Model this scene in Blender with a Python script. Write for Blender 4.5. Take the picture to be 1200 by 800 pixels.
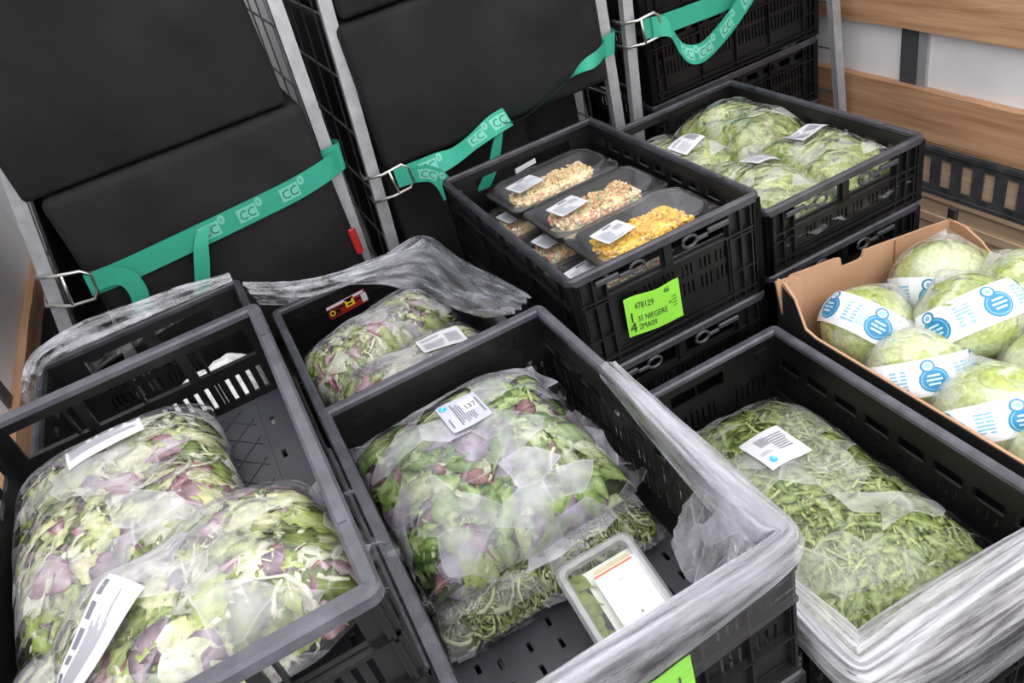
import bpy, bmesh, math, random
import numpy as np
from mathutils import Vector, Matrix

for o in list(bpy.data.objects): bpy.data.objects.remove(o)
S = bpy.context.scene
COL = S.collection
PI = math.pi

# ------------------------------------------------------------------ camera
YAW, PITCH, ROLL, FPX, CAMZ = .2899, .6105, -.2917, 909.1, 1.6
fw = Vector((math.sin(YAW)*math.cos(PITCH), math.cos(YAW)*math.cos(PITCH), -math.sin(PITCH)))
rt = fw.cross(Vector((0, 0, 1))).normalized(); up = rt.cross(fw)
cr, sr = math.cos(ROLL), math.sin(ROLL)
r2 = rt*cr+up*sr; u2 = up*cr-rt*sr
cam = bpy.data.cameras.new('camera'); camo = bpy.data.objects.new('camera', cam); COL.objects.link(camo)
m = Matrix.Identity(4)
for i in range(3):
    m[i][0] = r2[i]; m[i][1] = u2[i]; m[i][2] = -fw[i]
m[2][3] = CAMZ
camo.matrix_world = m
cam.sensor_width = 36; cam.lens = FPX/1200*36; cam.clip_start = .02
S.camera = camo

# ------------------------------------------------------------------ overcast sky
w = bpy.data.worlds.new('overcast_sky'); S.world = w; w.use_nodes = True
nt = w.node_tree; nt.nodes.clear()
tc = nt.nodes.new('ShaderNodeTexCoord'); sx = nt.nodes.new('ShaderNodeSeparateXYZ')
mr = nt.nodes.new('ShaderNodeMapRange'); mr.inputs[1].default_value = -.1; mr.inputs[2].default_value = 1
mr.inputs[3].default_value = .45; mr.inputs[4].default_value = 1.35
bg = nt.nodes.new('ShaderNodeBackground'); bg.inputs[0].default_value = (1, .985, .985, 1)
mu = nt.nodes.new('ShaderNodeMath'); mu.operation = 'MULTIPLY'; mu.inputs[1].default_value = 3.1
out = nt.nodes.new('ShaderNodeOutputWorld')
nt.links.new(tc.outputs['Generated'], sx.inputs[0]); nt.links.new(sx.outputs[2], mr.inputs[0])
nt.links.new(mr.outputs[0], mu.inputs[0]); nt.links.new(mu.outputs[0], bg.inputs[1]); nt.links.new(bg.outputs[0], out.inputs[0])
S.view_settings.view_transform = 'Standard'; S.view_settings.look = 'None'
S.view_settings.exposure = 0; S.view_settings.gamma = 1; S.view_settings.use_curve_mapping = False
S.cycles.transparent_max_bounces = 24

# ------------------------------------------------------------------ materials
def lin(*c):
    return tuple(((x/255)/12.92 if x/255 <= .04045 else ((x/255+.055)/1.055)**2.4) for x in c)
MATS = {}
def mat(name, rgb, rough=.5, metal=0, var=0, vscale=8, bump=0, bscale=200, stretch=None, spec=.5, rgb2=None):
    if name in MATS: return MATS[name]
    M = bpy.data.materials.new(name); M.use_nodes = True; MATS[name] = M
    t = M.node_tree; b = t.nodes['Principled BSDF']
    c = (*lin(*rgb), 1)
    b.inputs['Base Color'].default_value = c; b.inputs['Roughness'].default_value = rough
    b.inputs['Metallic'].default_value = metal; b.inputs['Specular IOR Level'].default_value = spec
    if var or bump:
        co = t.nodes.new('ShaderNodeTexCoord'); mp = t.nodes.new('ShaderNodeMapping')
        t.links.new(co.outputs['Object'], mp.inputs[0])
        if stretch: mp.inputs['Scale'].default_value = stretch
    if var:
        n = t.nodes.new('ShaderNodeTexNoise'); n.inputs['Scale'].default_value = vscale; n.inputs['Detail'].default_value = 6
        t.links.new(mp.outputs[0], n.inputs['Vector'])
        r = t.nodes.new('ShaderNodeValToRGB'); r.color_ramp.elements[0].position = .35; r.color_ramp.elements[1].position = .7
        r.color_ramp.elements[0].color = c
        c2 = lin(*rgb2) if rgb2 else tuple(min(1, x*(1+var)+.002) for x in c[:3])
        r.color_ramp.elements[1].color = (*c2, 1)
        t.links.new(n.outputs[0], r.inputs[0]); t.links.new(r.outputs[0], b.inputs['Base Color'])
    if bump:
        n2 = t.nodes.new('ShaderNodeTexNoise'); n2.inputs['Scale'].default_value = bscale; n2.inputs['Detail'].default_value = 4
        t.links.new(mp.outputs[0], n2.inputs['Vector'])
        bp = t.nodes.new('ShaderNodeBump'); bp.inputs['Strength'].default_value = bump; bp.inputs['Distance'].default_value = .002
        t.links.new(n2.outputs[0], bp.inputs['Height']); t.links.new(bp.outputs[0], b.inputs['Normal'])
    return M

def film_mat(name, base=.10, edge=.85, rough=.1, haze=.05, streak=None, tint=(.98, .99, .98), hcol=(.9, .9, .95), patch=0, pmax=.45, pth=.5):
    M = bpy.data.materials.new(name); M.use_nodes = True; MATS[name] = M
    t = M.node_tree; t.nodes.clear(); N = t.nodes.new; L = t.links.new
    out = N('ShaderNodeOutputMaterial'); tr = N('ShaderNodeBsdfTransparent'); tr.inputs[0].default_value = (*tint, 1)
    gl = N('ShaderNodeBsdfGlossy'); gl.inputs['Roughness'].default_value = rough; gl.inputs[0].default_value = (.95, .95, 1, 1)
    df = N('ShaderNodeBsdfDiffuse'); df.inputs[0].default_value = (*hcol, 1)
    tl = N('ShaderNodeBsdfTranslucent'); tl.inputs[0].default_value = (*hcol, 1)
    lw = N('ShaderNodeLayerWeight'); lw.inputs[0].default_value = .5
    pw = N('ShaderNodeMath'); pw.operation = 'POWER'; pw.inputs[1].default_value = 3
    mr = N('ShaderNodeMapRange'); mr.inputs[3].default_value = base; mr.inputs[4].default_value = edge
    L(lw.outputs['Facing'], pw.inputs[0]); L(pw.outputs[0], mr.inputs[0])
    m1 = N('ShaderNodeMixShader'); L(tr.outputs[0], m1.inputs[1]); L(gl.outputs[0], m1.inputs[2])
    dd = N('ShaderNodeMixShader'); dd.inputs[0].default_value = .35; L(df.outputs[0], dd.inputs[1]); L(tl.outputs[0], dd.inputs[2])
    m2 = N('ShaderNodeMixShader'); L(m1.outputs[0], m2.inputs[1]); L(dd.outputs[0], m2.inputs[2])
    if streak:
        uv = N('ShaderNodeUVMap'); mp = N('ShaderNodeMapping'); mp.inputs['Scale'].default_value = (streak[0], streak[1], 1)
        L(uv.outputs[0], mp.inputs[0])
        n = N('ShaderNodeTexNoise'); n.inputs['Scale'].default_value = 1.6; n.inputs['Detail'].default_value = 7; n.inputs['Roughness'].default_value = .65
        L(mp.outputs[0], n.inputs['Vector'])
        mrr = N('ShaderNodeMapRange'); mrr.inputs[1].default_value = streak[3] if len(streak) > 3 else .40; mrr.inputs[2].default_value = streak[4] if len(streak) > 4 else .72
        mrr.inputs[3].default_value = streak[2]; mrr.inputs[4].default_value = haze
        L(n.outputs[0], mrr.inputs[0]); L(mrr.outputs[0], m2.inputs[0])
        bp = N('ShaderNodeBump'); bp.inputs['Strength'].default_value = .9; bp.inputs['Distance'].default_value = .004
        L(n.outputs[0], bp.inputs['Height']); L(bp.outputs[0], gl.inputs['Normal']); L(bp.outputs[0], df.inputs['Normal']); L(bp.outputs[0], lw.inputs['Normal'])
    else:
        co = N('ShaderNodeTexCoord')
        n = N('ShaderNodeTexNoise'); n.inputs['Scale'].default_value = 60; n.inputs['Detail'].default_value = 3
        L(co.outputs['Object'], n.inputs['Vector'])
        bp = N('ShaderNodeBump'); bp.inputs['Strength'].default_value = .25; bp.inputs['Distance'].default_value = .002
        L(n.outputs[0], bp.inputs['Height']); L(bp.outputs[0], gl.inputs['Normal'])
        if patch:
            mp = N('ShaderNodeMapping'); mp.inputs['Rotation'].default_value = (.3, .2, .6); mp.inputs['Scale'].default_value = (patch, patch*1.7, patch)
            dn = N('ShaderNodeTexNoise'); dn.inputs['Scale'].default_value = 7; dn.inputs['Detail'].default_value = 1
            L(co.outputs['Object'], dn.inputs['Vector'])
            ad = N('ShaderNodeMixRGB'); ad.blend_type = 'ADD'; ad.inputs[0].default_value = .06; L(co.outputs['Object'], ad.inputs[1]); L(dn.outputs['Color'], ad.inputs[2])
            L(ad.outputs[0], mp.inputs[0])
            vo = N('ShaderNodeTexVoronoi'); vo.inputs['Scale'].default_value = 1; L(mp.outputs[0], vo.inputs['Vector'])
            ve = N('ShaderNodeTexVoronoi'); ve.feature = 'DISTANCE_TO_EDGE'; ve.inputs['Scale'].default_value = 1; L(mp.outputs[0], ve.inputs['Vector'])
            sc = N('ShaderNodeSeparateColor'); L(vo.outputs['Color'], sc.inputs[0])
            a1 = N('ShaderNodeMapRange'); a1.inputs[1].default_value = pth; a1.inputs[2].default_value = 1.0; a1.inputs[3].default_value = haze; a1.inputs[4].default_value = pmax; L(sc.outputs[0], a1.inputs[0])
            a2 = N('ShaderNodeMapRange'); a2.inputs[1].default_value = 0; a2.inputs[2].default_value = .035; a2.inputs[3].default_value = .30; a2.inputs[4].default_value = 0; L(ve.outputs['Distance'], a2.inputs[0])  # bright glints along the film creases, painted into the haze mask
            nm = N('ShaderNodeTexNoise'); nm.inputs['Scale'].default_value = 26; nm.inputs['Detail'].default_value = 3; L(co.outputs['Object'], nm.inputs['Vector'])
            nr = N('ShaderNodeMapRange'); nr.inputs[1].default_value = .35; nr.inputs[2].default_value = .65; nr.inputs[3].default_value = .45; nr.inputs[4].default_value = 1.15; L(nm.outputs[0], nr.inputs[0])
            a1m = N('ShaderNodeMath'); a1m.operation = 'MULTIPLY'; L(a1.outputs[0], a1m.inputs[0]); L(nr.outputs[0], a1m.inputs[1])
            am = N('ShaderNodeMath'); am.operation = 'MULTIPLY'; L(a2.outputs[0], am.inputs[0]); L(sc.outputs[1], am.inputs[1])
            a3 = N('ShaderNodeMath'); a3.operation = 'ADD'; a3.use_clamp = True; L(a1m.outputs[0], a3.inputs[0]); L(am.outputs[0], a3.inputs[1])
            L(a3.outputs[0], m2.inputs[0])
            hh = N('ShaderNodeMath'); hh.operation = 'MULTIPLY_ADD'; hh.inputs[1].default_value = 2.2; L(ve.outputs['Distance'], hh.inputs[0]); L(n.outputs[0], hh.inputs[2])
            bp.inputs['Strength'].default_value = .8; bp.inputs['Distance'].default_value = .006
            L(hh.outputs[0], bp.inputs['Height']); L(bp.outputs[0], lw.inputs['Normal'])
        else: m2.inputs[0].default_value = haze
    L(mr.outputs[0], m1.inputs[0]); L(m2.outputs[0], out.inputs[0])
    return M

def leaf_mat(name, rough=.42, trans=.25, nlo=.72, nhi=1.2):
    M = bpy.data.materials.new(name); M.use_nodes = True; MATS[name] = M
    t = M.node_tree; N = t.nodes.new; L = t.links.new; b = t.nodes['Principled BSDF']
    at = N('ShaderNodeAttribute'); at.attribute_name = 'Col'
    co = N('ShaderNodeTexCoord'); n = N('ShaderNodeTexNoise'); n.inputs['Scale'].default_value = 120; n.inputs['Detail'].default_value = 4
    L(co.outputs['Object'], n.inputs['Vector'])
    mr = N('ShaderNodeMapRange'); mr.inputs[1].default_value = .3; mr.inputs[2].default_value = .7; mr.inputs[3].default_value = nlo; mr.inputs[4].default_value = nhi
    L(n.outputs[0], mr.inputs[0])
    vm = N('ShaderNodeVectorMath'); vm.operation = 'SCALE'; L(at.outputs['Color'], vm.inputs[0]); L(mr.outputs[0], vm.inputs['Scale'])
    L(vm.outputs[0], b.inputs['Base Color']); b.inputs['Roughness'].default_value = rough
    bp = N('ShaderNodeBump'); bp.inputs['Strength'].default_value = .4; bp.inputs['Distance'].default_value = .002
    L(n.outputs[0], bp.inputs['Height']); L(bp.outputs[0], b.inputs['Normal'])
    tl = N('ShaderNodeBsdfTranslucent'); L(vm.outputs[0], tl.inputs[0])
    mx = N('ShaderNodeMixShader'); mx.inputs[0].default_value = trans
    o = [x for x in t.nodes if x.type == 'OUTPUT_MATERIAL'][0]
    L(b.outputs[0], mx.inputs[1]); L(tl.outputs[0], mx.inputs[2]); L(mx.outputs[0], o.inputs[0])
    return M

BLACK = mat('black_crate_plastic', (13, 13, 15), .38, var=.9, vscale=14, bump=.12, bscale=500, spec=.4)
BLACK2 = mat('grey_worn_rim_plastic', (48, 48, 54), .28, var=1.0, vscale=30, bump=.2, bscale=300)
RIMG = mat('pale_worn_rim_plastic', (66, 66, 74), .28, var=.8, vscale=30, bump=.2, bscale=300)
BASEM = mat('grey_black_crate_base', (56, 57, 64), .42, var=.6, vscale=12, bump=.1, bscale=300)
FOAM = mat('black_foam_box', (21, 20, 22), .75, var=.9, vscale=7, bump=.5, bscale=260, spec=.3, rgb2=(36, 35, 37))
STEEL = mat('galvanised_steel', (164, 166, 170), .42, .35, var=.3, vscale=30)
CHROME = mat('bright_zinc_wire', (205, 203, 198), .25, .9)
WIRE = mat('dark_zinc_wire', (120, 121, 125), .4, .7)
TEAL = mat('teal_strap_webbing', (46, 160, 134), .6, bump=.3, bscale=900)
TEALP = mat('pale_teal_print', (112, 196, 176), .6)
TEALD = mat('dark_teal_print', (20, 110, 92), .6)
WOOD = mat('rough_pine_plank', (196, 156, 120), .75, var=.5, vscale=9, bump=.5, bscale=40, stretch=(3, .35, 6), rgb2=(158, 114, 80))
WOODL = mat('pale_plywood', (206, 180, 152), .6, var=.4, vscale=10, bump=.2, bscale=60, stretch=(3, .3, 9), rgb2=(172, 142, 116))
WALLM = mat('white_truck_panel', (236, 235, 236), .4, var=.12, vscale=4, rgb2=(222, 221, 224))
GREYW = mat('grey_panel_strip', (70, 72, 76), .5)
GREYL = mat('aluminium_strip', (165, 165, 168), .4, .3)
RAIL = mat('dusty_black_steel_rail', (58, 59, 62), .45, .2, var=1.2, vscale=25)
FLOORM = mat('dark_truck_floor', (52, 47, 44), .7, var=.5, vscale=12)
CARD = mat('brown_cardboard', (182, 144, 114), .8, var=.2, vscale=6, bump=.15, bscale=120, rgb2=(168, 128, 98))
CARDK = mat('black_printed_cardboard', (26, 26, 28), .55)
PAPER = mat('white_label_paper', (206, 206, 212), .45)
PAPERG = mat('pale_blue_grey_label', (180, 184, 200), .4)
INK = mat('black_print', (38, 38, 42), .5)
INKG = mat('grey_print', (112, 114, 124), .5)
CYAN = mat('cyan_globe_print', (40, 178, 214), .4)
CYANL = mat('pale_cyan_print', (150, 220, 232), .4)
LIME = mat('lime_sticker', (136, 208, 62), .5)
BLUE = mat('blue_band_print', (44, 130, 176), .4)
BLUEL = mat('light_blue_band_print', (128, 184, 214), .4)
BANDW = mat('white_band_film', (228, 232, 238), .3)
RED = mat('red_plastic', (172, 40, 34), .45)
REDS = mat('red_sticker', (150, 32, 28), .45)
YELL = mat('yellow_sticker', (235, 200, 40), .45)
REDL = mat('orange_line_print', (232, 120, 84), .5)
DISHB = mat('black_food_tray', (22, 22, 25), .3)
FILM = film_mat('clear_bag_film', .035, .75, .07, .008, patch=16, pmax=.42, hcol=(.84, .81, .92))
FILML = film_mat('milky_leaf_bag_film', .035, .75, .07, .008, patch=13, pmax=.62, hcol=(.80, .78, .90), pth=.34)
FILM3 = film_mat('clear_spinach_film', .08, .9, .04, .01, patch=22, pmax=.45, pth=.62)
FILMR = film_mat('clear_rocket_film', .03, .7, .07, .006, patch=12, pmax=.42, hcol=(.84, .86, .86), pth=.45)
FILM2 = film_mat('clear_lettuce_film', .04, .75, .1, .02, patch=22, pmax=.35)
LIDM = film_mat('clear_tray_lid', .045, .75, .06, .02)
LIDF = film_mat('fogged_tray_lid', .04, .8, .07, .03)
STRETCH = film_mat('stretch_wrap_film', .12, .8, .14, .95, (3.5, 60, .12), hcol=(.92, .91, .98))
SMOOTHW = film_mat('smooth_stretch_wrap', .12, .85, .10, .68, (2.2, 16, .05), hcol=(.88, .88, .99))
LEAFM = leaf_mat('salad_leaf')
FOODM = leaf_mat('chopped_food', .5, .05, .95, 1.2)

# ------------------------------------------------------------------ mesh builder
class MB:
    def __init__(s): s.v = []; s.f = []; s.m = []; s.uv = None
    def add(s, vs, fs, mi=0, X=None):
        o = len(s.v)
        s.v += [tuple(X @ Vector(p)) for p in vs] if X is not None else [tuple(p) for p in vs]
        s.f += [tuple(i+o for i in q) for q in fs]; s.m += [mi]*len(fs)
        return s
    def box(s, x0, x1, y0, y1, z0, z1, mi=0, X=None):
        vs = [(x, y, z) for z in (z0, z1) for y in (y0, y1) for x in (x0, x1)]
        return s.add(vs, [(0, 2, 3, 1), (4, 5, 7, 6), (0, 1, 5, 4), (2, 6, 7, 3), (0, 4, 6, 2), (1, 3, 7, 5)], mi, X)
    def bbox(s, x0, x1, y0, y1, z0, z1, b=.01, seg=2, mi=0, X=None):
        bm = bmesh.new(); bmesh.ops.create_cube(bm, size=1)
        for v in bm.verts:
            v.co = Vector(((x0+x1)/2+v.co.x*(x1-x0), (y0+y1)/2+v.co.y*(y1-y0), (z0+z1)/2+v.co.z*(z1-z0)))
        bmesh.ops.bevel(bm, geom=bm.edges[:], offset=b, segments=seg, affect='EDGES', profile=.5)
        bm.verts.index_update()
        s.add([v.co[:] for v in bm.verts], [[v.index for v in f.verts] for f in bm.faces], mi, X); bm.free()
        return s
    def tube(s, pts, r, n=6, closed=False, mi=0, flat=1.0):
        P = [Vector(p) for p in pts]; k = len(P); vs = []
        ref = Vector((.12, .31, .94))
        for i in range(k):
            a = P[i-1] if (i > 0 or closed) else P[0]; b = P[(i+1) % k] if (i < k-1 or closed) else P[-1]
            t = (b-a).normalized(); e1 = t.cross(ref)
            if e1.length < 1e-3: e1 = t.cross(Vector((1, 0, 0)))
            e1.normalize(); e2 = t.cross(e1)
            rr = r[i] if isinstance(r, (list, tuple)) else r
            for j in range(n):
                a_ = 2*PI*j/n; vs.append(P[i]+e1*math.cos(a_)*rr+e2*math.sin(a_)*rr*flat)
        fs = []
        for i in range(k if closed else k-1):
            i2 = (i+1) % k
            for j in range(n):
                j2 = (j+1) % n; fs.append((i*n+j, i*n+j2, i2*n+j2, i2*n+j))
        if not closed: fs += [tuple(range(n))[::-1], tuple((k-1)*n+j for j in range(n))]
        return s.add(vs, fs, mi)
    def grid(s, fn, nu, nv, mi=0, uvs=False):
        o = len(s.v); uv = []
        for i in range(nu+1):
            for j in range(nv+1):
                s.v.append(tuple(fn(i/nu, j/nv))); uv.append((i/nu, j/nv))
        for i in range(nu):
            for j in range(nv):
                a = o+i*(nv+1)+j; s.f.append((a, a+nv+1, a+nv+2, a+1)); s.m.append(mi)
        return s
    def plate(s, u0, u1, z0, z1, d0, d1, holes, f=lambda u, d, z: (u, d, z), mi=0):
        us = sorted({round(x, 5) for x in [u0, u1]+[h[0] for h in holes]+[h[1] for h in holes] if u0 <= x <= u1})
        zs = sorted({round(x, 5) for x in [z0, z1]+[h[2] for h in holes]+[h[3] for h in holes] if z0 <= x <= z1})
        nu, nz = len(us)-1, len(zs)-1
        solid = np.ones((nu, nz), bool)
        ua = np.array(us); za = np.array(zs); uc = (ua[1:]+ua[:-1])/2; zc = (za[1:]+za[:-1])/2
        for h in holes:
            solid[np.ix_((uc > h[0]) & (uc < h[1]), (zc > h[2]) & (zc < h[3]))] = False
        # merge cells along z into runs
        idx = {}
        def V(i, j, k):
            key = (i, j, k)
            if key not in idx:
                idx[key] = len(s.v); s.v.append(f(us[i], (d0, d1)[k], zs[j]))
            return idx[key]
        for i in range(nu):
            j = 0
            for j in range(nz):
                if not solid[i, j]: continue
                s.f.append((V(i, j, 0), V(i+1, j, 0), V(i+1, j+1, 0), V(i, j+1, 0)))
                s.f.append((V(i, j, 1), V(i, j+1, 1), V(i+1, j+1, 1), V(i+1, j, 1)))
                s.m += [mi, mi]
                for di, dj, (a, b) in ((-1, 0, ((i, j), (i, j+1))), (1, 0, ((i+1, j+1), (i+1, j))), (0, -1, ((i+1, j), (i, j))), (0, 1, ((i, j+1), (i+1, j+1)))):
                    p, q = i+di, j+dj
                    if p < 0 or q < 0 or p >= nu or q >= nz or not solid[p, q]:
                        s.f.append((V(*a, 0), V(*a, 1), V(*b, 1), V(*b, 0))); s.m.append(mi)
        return s
    def mesh(s, name, mats, smooth=False):
        me = bpy.data.meshes.new(name); me.from_pydata(s.v, [], s.f)
        for x in (mats if isinstance(mats, (list, tuple)) else [mats]): me.materials.append(x)
        if any(s.m): me.polygons.foreach_set('material_index', s.m)
        if smooth: me.polygons.foreach_set('use_smooth', [True]*len(s.f))
        me.update(); return me

def link(name, me, parent=None, loc=None, rz=None):
    o = bpy.data.objects.new(name, me); COL.objects.link(o)
    if parent: o.parent = parent
    if loc: o.location = loc
    if rz: o.rotation_euler = (0, 0, rz)
    return o
def part(name, mb, mats, parent=None, smooth=False, loc=None, rz=None):
    return link(name, mb.mesh(name, mats, smooth), parent, loc, rz)
def tag(o, label, cat, group=None):
    o['label'] = label; o['category'] = cat
    if group: o['group'] = group
    return o
def thing(name, label, cat, loc=(0, 0, 0), rz=0, group=None):
    o = bpy.data.objects.new(name, None); COL.objects.link(o); o.empty_display_size = .05
    o.location = loc; o.rotation_euler = (0, 0, rz)
    return tag(o, label, cat, group)
def struct(name, mb, m, parent=None):
    o = part(name, mb, m, parent)
    o['kind'] = 'structure'
    return o

_tc = {}
def text2d(t):
    """outline text as 2-D faces, height ~1, left aligned"""
    if t not in _tc:
        c = bpy.data.curves.new('t', 'FONT'); c.body = t; c.resolution_u = 2; c.size = 1
        o = bpy.data.objects.new('t', c); COL.objects.link(o)
        dg = bpy.context.evaluated_depsgraph_get(); me = o.evaluated_get(dg).to_mesh()
        V = [(v.co.x, v.co.y) for v in me.vertices]; F = [tuple(p.vertices) for p in me.polygons]
        wd = max(v[0] for v in V) if V else 0
        o.evaluated_get(dg).to_mesh_clear(); bpy.data.objects.remove(o); bpy.data.curves.remove(c)
        _tc[t] = (V, F, wd)
    return _tc[t]

def printed(name, fn, els, mats, parent=None, n=6, base=0, corner=0., thick=.0006):
    """sheet over [0,1]^2 mapped by fn(u,v,offset) with flat print on it.  els: ('r',u0,u1,v0,v1,mi) ('t',text,u,v,hu,hv,mi) ('c',u,v,ru,rv,mi)"""
    mb = MB()
    def cl(u, v):
        if corner:
            # squircle-ish rounded corners
            x, y = 2*u-1, 2*v-1; k = max(abs(x), abs(y)); 
            if k > 1e-6:
                p = (abs(x/k)**10+abs(y/k)**10)**(-.1); q = 1+(p-1)*corner*k
                x *= q; y *= q
            return (x+1)/2, (y+1)/2
        return u, v
    mb.grid(lambda u, v: fn(*cl(u, v), thick), n, n, base)
    mb.grid(lambda u, v: fn(*cl(u, v), 0), n, n, base)
    for e in els:
        if e[0] == 'r':
            _, u0, u1, v0, v1, mi = e[:6]; ro = e[6] if len(e) > 6 else .0007
            k = max(1, int(abs(u1-u0)*n)); l = max(1, int(abs(v1-v0)*n))
            mb.grid(lambda u, v: fn(u0+(u1-u0)*u, v0+(v1-v0)*v, thick+ro), k, l, mi)
        elif e[0] == 'c':
            _, u, v, ru, rv, mi = e[:6]; k = 16
            o = e[6] if len(e) > 6 else .0009
            vs = [fn(u, v, thick+o)]+[fn(u+ru*math.cos(2*PI*i/k), v+rv*math.sin(2*PI*i/k), thick+o) for i in range(k)]
            mb.add(vs, [(0, 1+i, 1+(i+1) % k) for i in range(k)], mi)
        else:
            _, t, u, v, hu, hv, mi = e[:7]
            V, F, wd = text2d(t)
            o = e[7] if len(e) > 7 else .0011
            mb.add([fn(u+p[0]*hu, v+p[1]*hv, thick+o) for p in V], F, mi)
    return part(name, mb, mats, parent)

def rnd_lines(rng, u0, u1, v0, v1, n, mi, fill=.5):
    E = []
    for i in range(n):
        v = v0+(v1-v0)*i/n; E.append(('r', u0, u0+(u1-u0)*rng.uniform(.55, 1), v, v+(v1-v0)/n*fill, mi))
    return E
def barcode(rng, u0, u1, v0, v1, mi, n=12):
    E = []; u = u0
    while u < u1:
        wd = (u1-u0)/n*rng.choice((.4, .7, 1.0)); E.append(('r', u, min(u+wd*.6, u1), v0, v1, mi)); u += wd+(u1-u0)/n*.35
    return E

# ------------------------------------------------------------------ truck shell
WX = 1.86
mb = MB().box(-.72, WX+.05, -.6, 2.85, -.06, 0); struct('floor', mb, FLOORM)
wr = struct('wall_right', MB().box(WX, WX+.04, .35, 2.85, 0, 2.3), WALLM)
wl = struct('wall_left', MB().box(-.68, -.64, .2, 2.85, 0, 2.3), WALLM)
struct('wall_back', MB().box(-.68, WX+.04, 2.8, 2.85, 0, 2.3), WALLM)
# unseen fibreglass roof and steel bows, added for overhead light and reflections, rear open
ROOFM = bpy.data.materials.new('unseen_translucent_roof'); ROOFM.use_nodes = True
_t = ROOFM.node_tree; _t.nodes.clear(); _o = _t.nodes.new('ShaderNodeOutputMaterial'); _a = _t.nodes.new('ShaderNodeBsdfTranslucent'); _b = _t.nodes.new('ShaderNodeBsdfDiffuse'); _m = _t.nodes.new('ShaderNodeMixShader')
_a.inputs[0].default_value = (.95, .95, .97, 1); _b.inputs[0].default_value = (.85, .85, .85, 1); _m.inputs[0].default_value = .22
_t.links.new(_a.outputs[0], _m.inputs[1]); _t.links.new(_b.outputs[0], _m.inputs[2]); _t.links.new(_m.outputs[0], _o.inputs[0])
cl = struct('unseen_ceiling', MB().add([(-.68, .35, 2.3), (WX+.04, .35, 2.3), (WX+.04, 2.85, 2.3), (-.68, 2.85, 2.3)], [(0, 1, 2, 3)]), ROOFM)
for k in range(5): part('unseen_roof_bow', MB().box(-.66, WX+.02, .35+k*.6, .40+k*.6, 2.255, 2.298), RAIL, cl)
def plank(name, x0, x1, z0, z1, parent, m=WOOD, y0=-.6, y1=2.8, seed=0):
    rg = random.Random(seed); mb = MB(); n = 40
    def ring(t):
        y = y0+(y1-y0)*t
        a = .004*math.sin(t*19+seed)+rg.uniform(-.0015, .0015); b = .004*math.sin(t*13+seed*2)+rg.uniform(-.0015, .0015)
        return [(x0, y, z0+a), (x1, y, z0+a), (x1, y, z1+b), (x0, y, z1+b)]
    vs = []; fs = []
    for i in range(n+1): vs += ring(i/n)
    for i in range(n):
        for j in range(4): fs.append((i*4+j, i*4+(j+1) % 4, i*4+4+(j+1) % 4, i*4+4+j))
    mb.add(vs, fs); return part(name, mb, m, parent)
plank('plank', WX-.028, WX-.001, .785, .955, wr, seed=1)
plank('plank', WX-.028, WX-.001, .475, .625, wr, seed=2)
plank('plank', WX-.028, WX-.001, 1.15, 1.30, wr, seed=3)
plank('panel_board', WX-.022, WX-.001, .0, .472, wr, WOODL, seed=4)
part('batten', MB().box(WX-.03, WX-.001, -.6, 2.8, .225, .25).box(WX-.034, WX-.001, -.6, 2.8, .305, .33), WOODL, wr)
part('panel_seam', MB().box(WX-.008, WX-.001, 1.575, 1.635, .0, 2.3), GREYW, wr)
part('panel_seam', MB().box(WX-.011, WX-.001, 1.545, 1.574, .0, 2.3), GREYL, wr)
# slotted lashing rail
mb = MB()
hl = []
y = -.55
while y < 2.7:
    hl.append((y, y+.034, .350, .436)); y += .068
mb.plate(-.6, 2.8, .325, .465, WX-.030, WX-.026, hl, lambda u, d, z: (d, u, z))
mb.box(WX-.036, WX-.002, -.6, 2.8, .455, .468); mb.box(WX-.036, WX-.002, -.6, 2.8, .322, .333)
part('lashing_rail', mb, RAIL, wr)
plank('plank', -.639, -.615, .70, .755, wl, seed=5, y0=.2)
part('dark_wall_fill', MB().box(-.639, -.632, .2, 2.8, 0, .70), mat('dark_fill_board', (30, 29, 29), .7, var=.5, vscale=8), wl)  # dark board added to darken the wall below the plank
part('panel_seam', MB().box(-.639, -.632, 1.78, 1.83, .755, 2.3), GREYW, wl)

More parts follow.
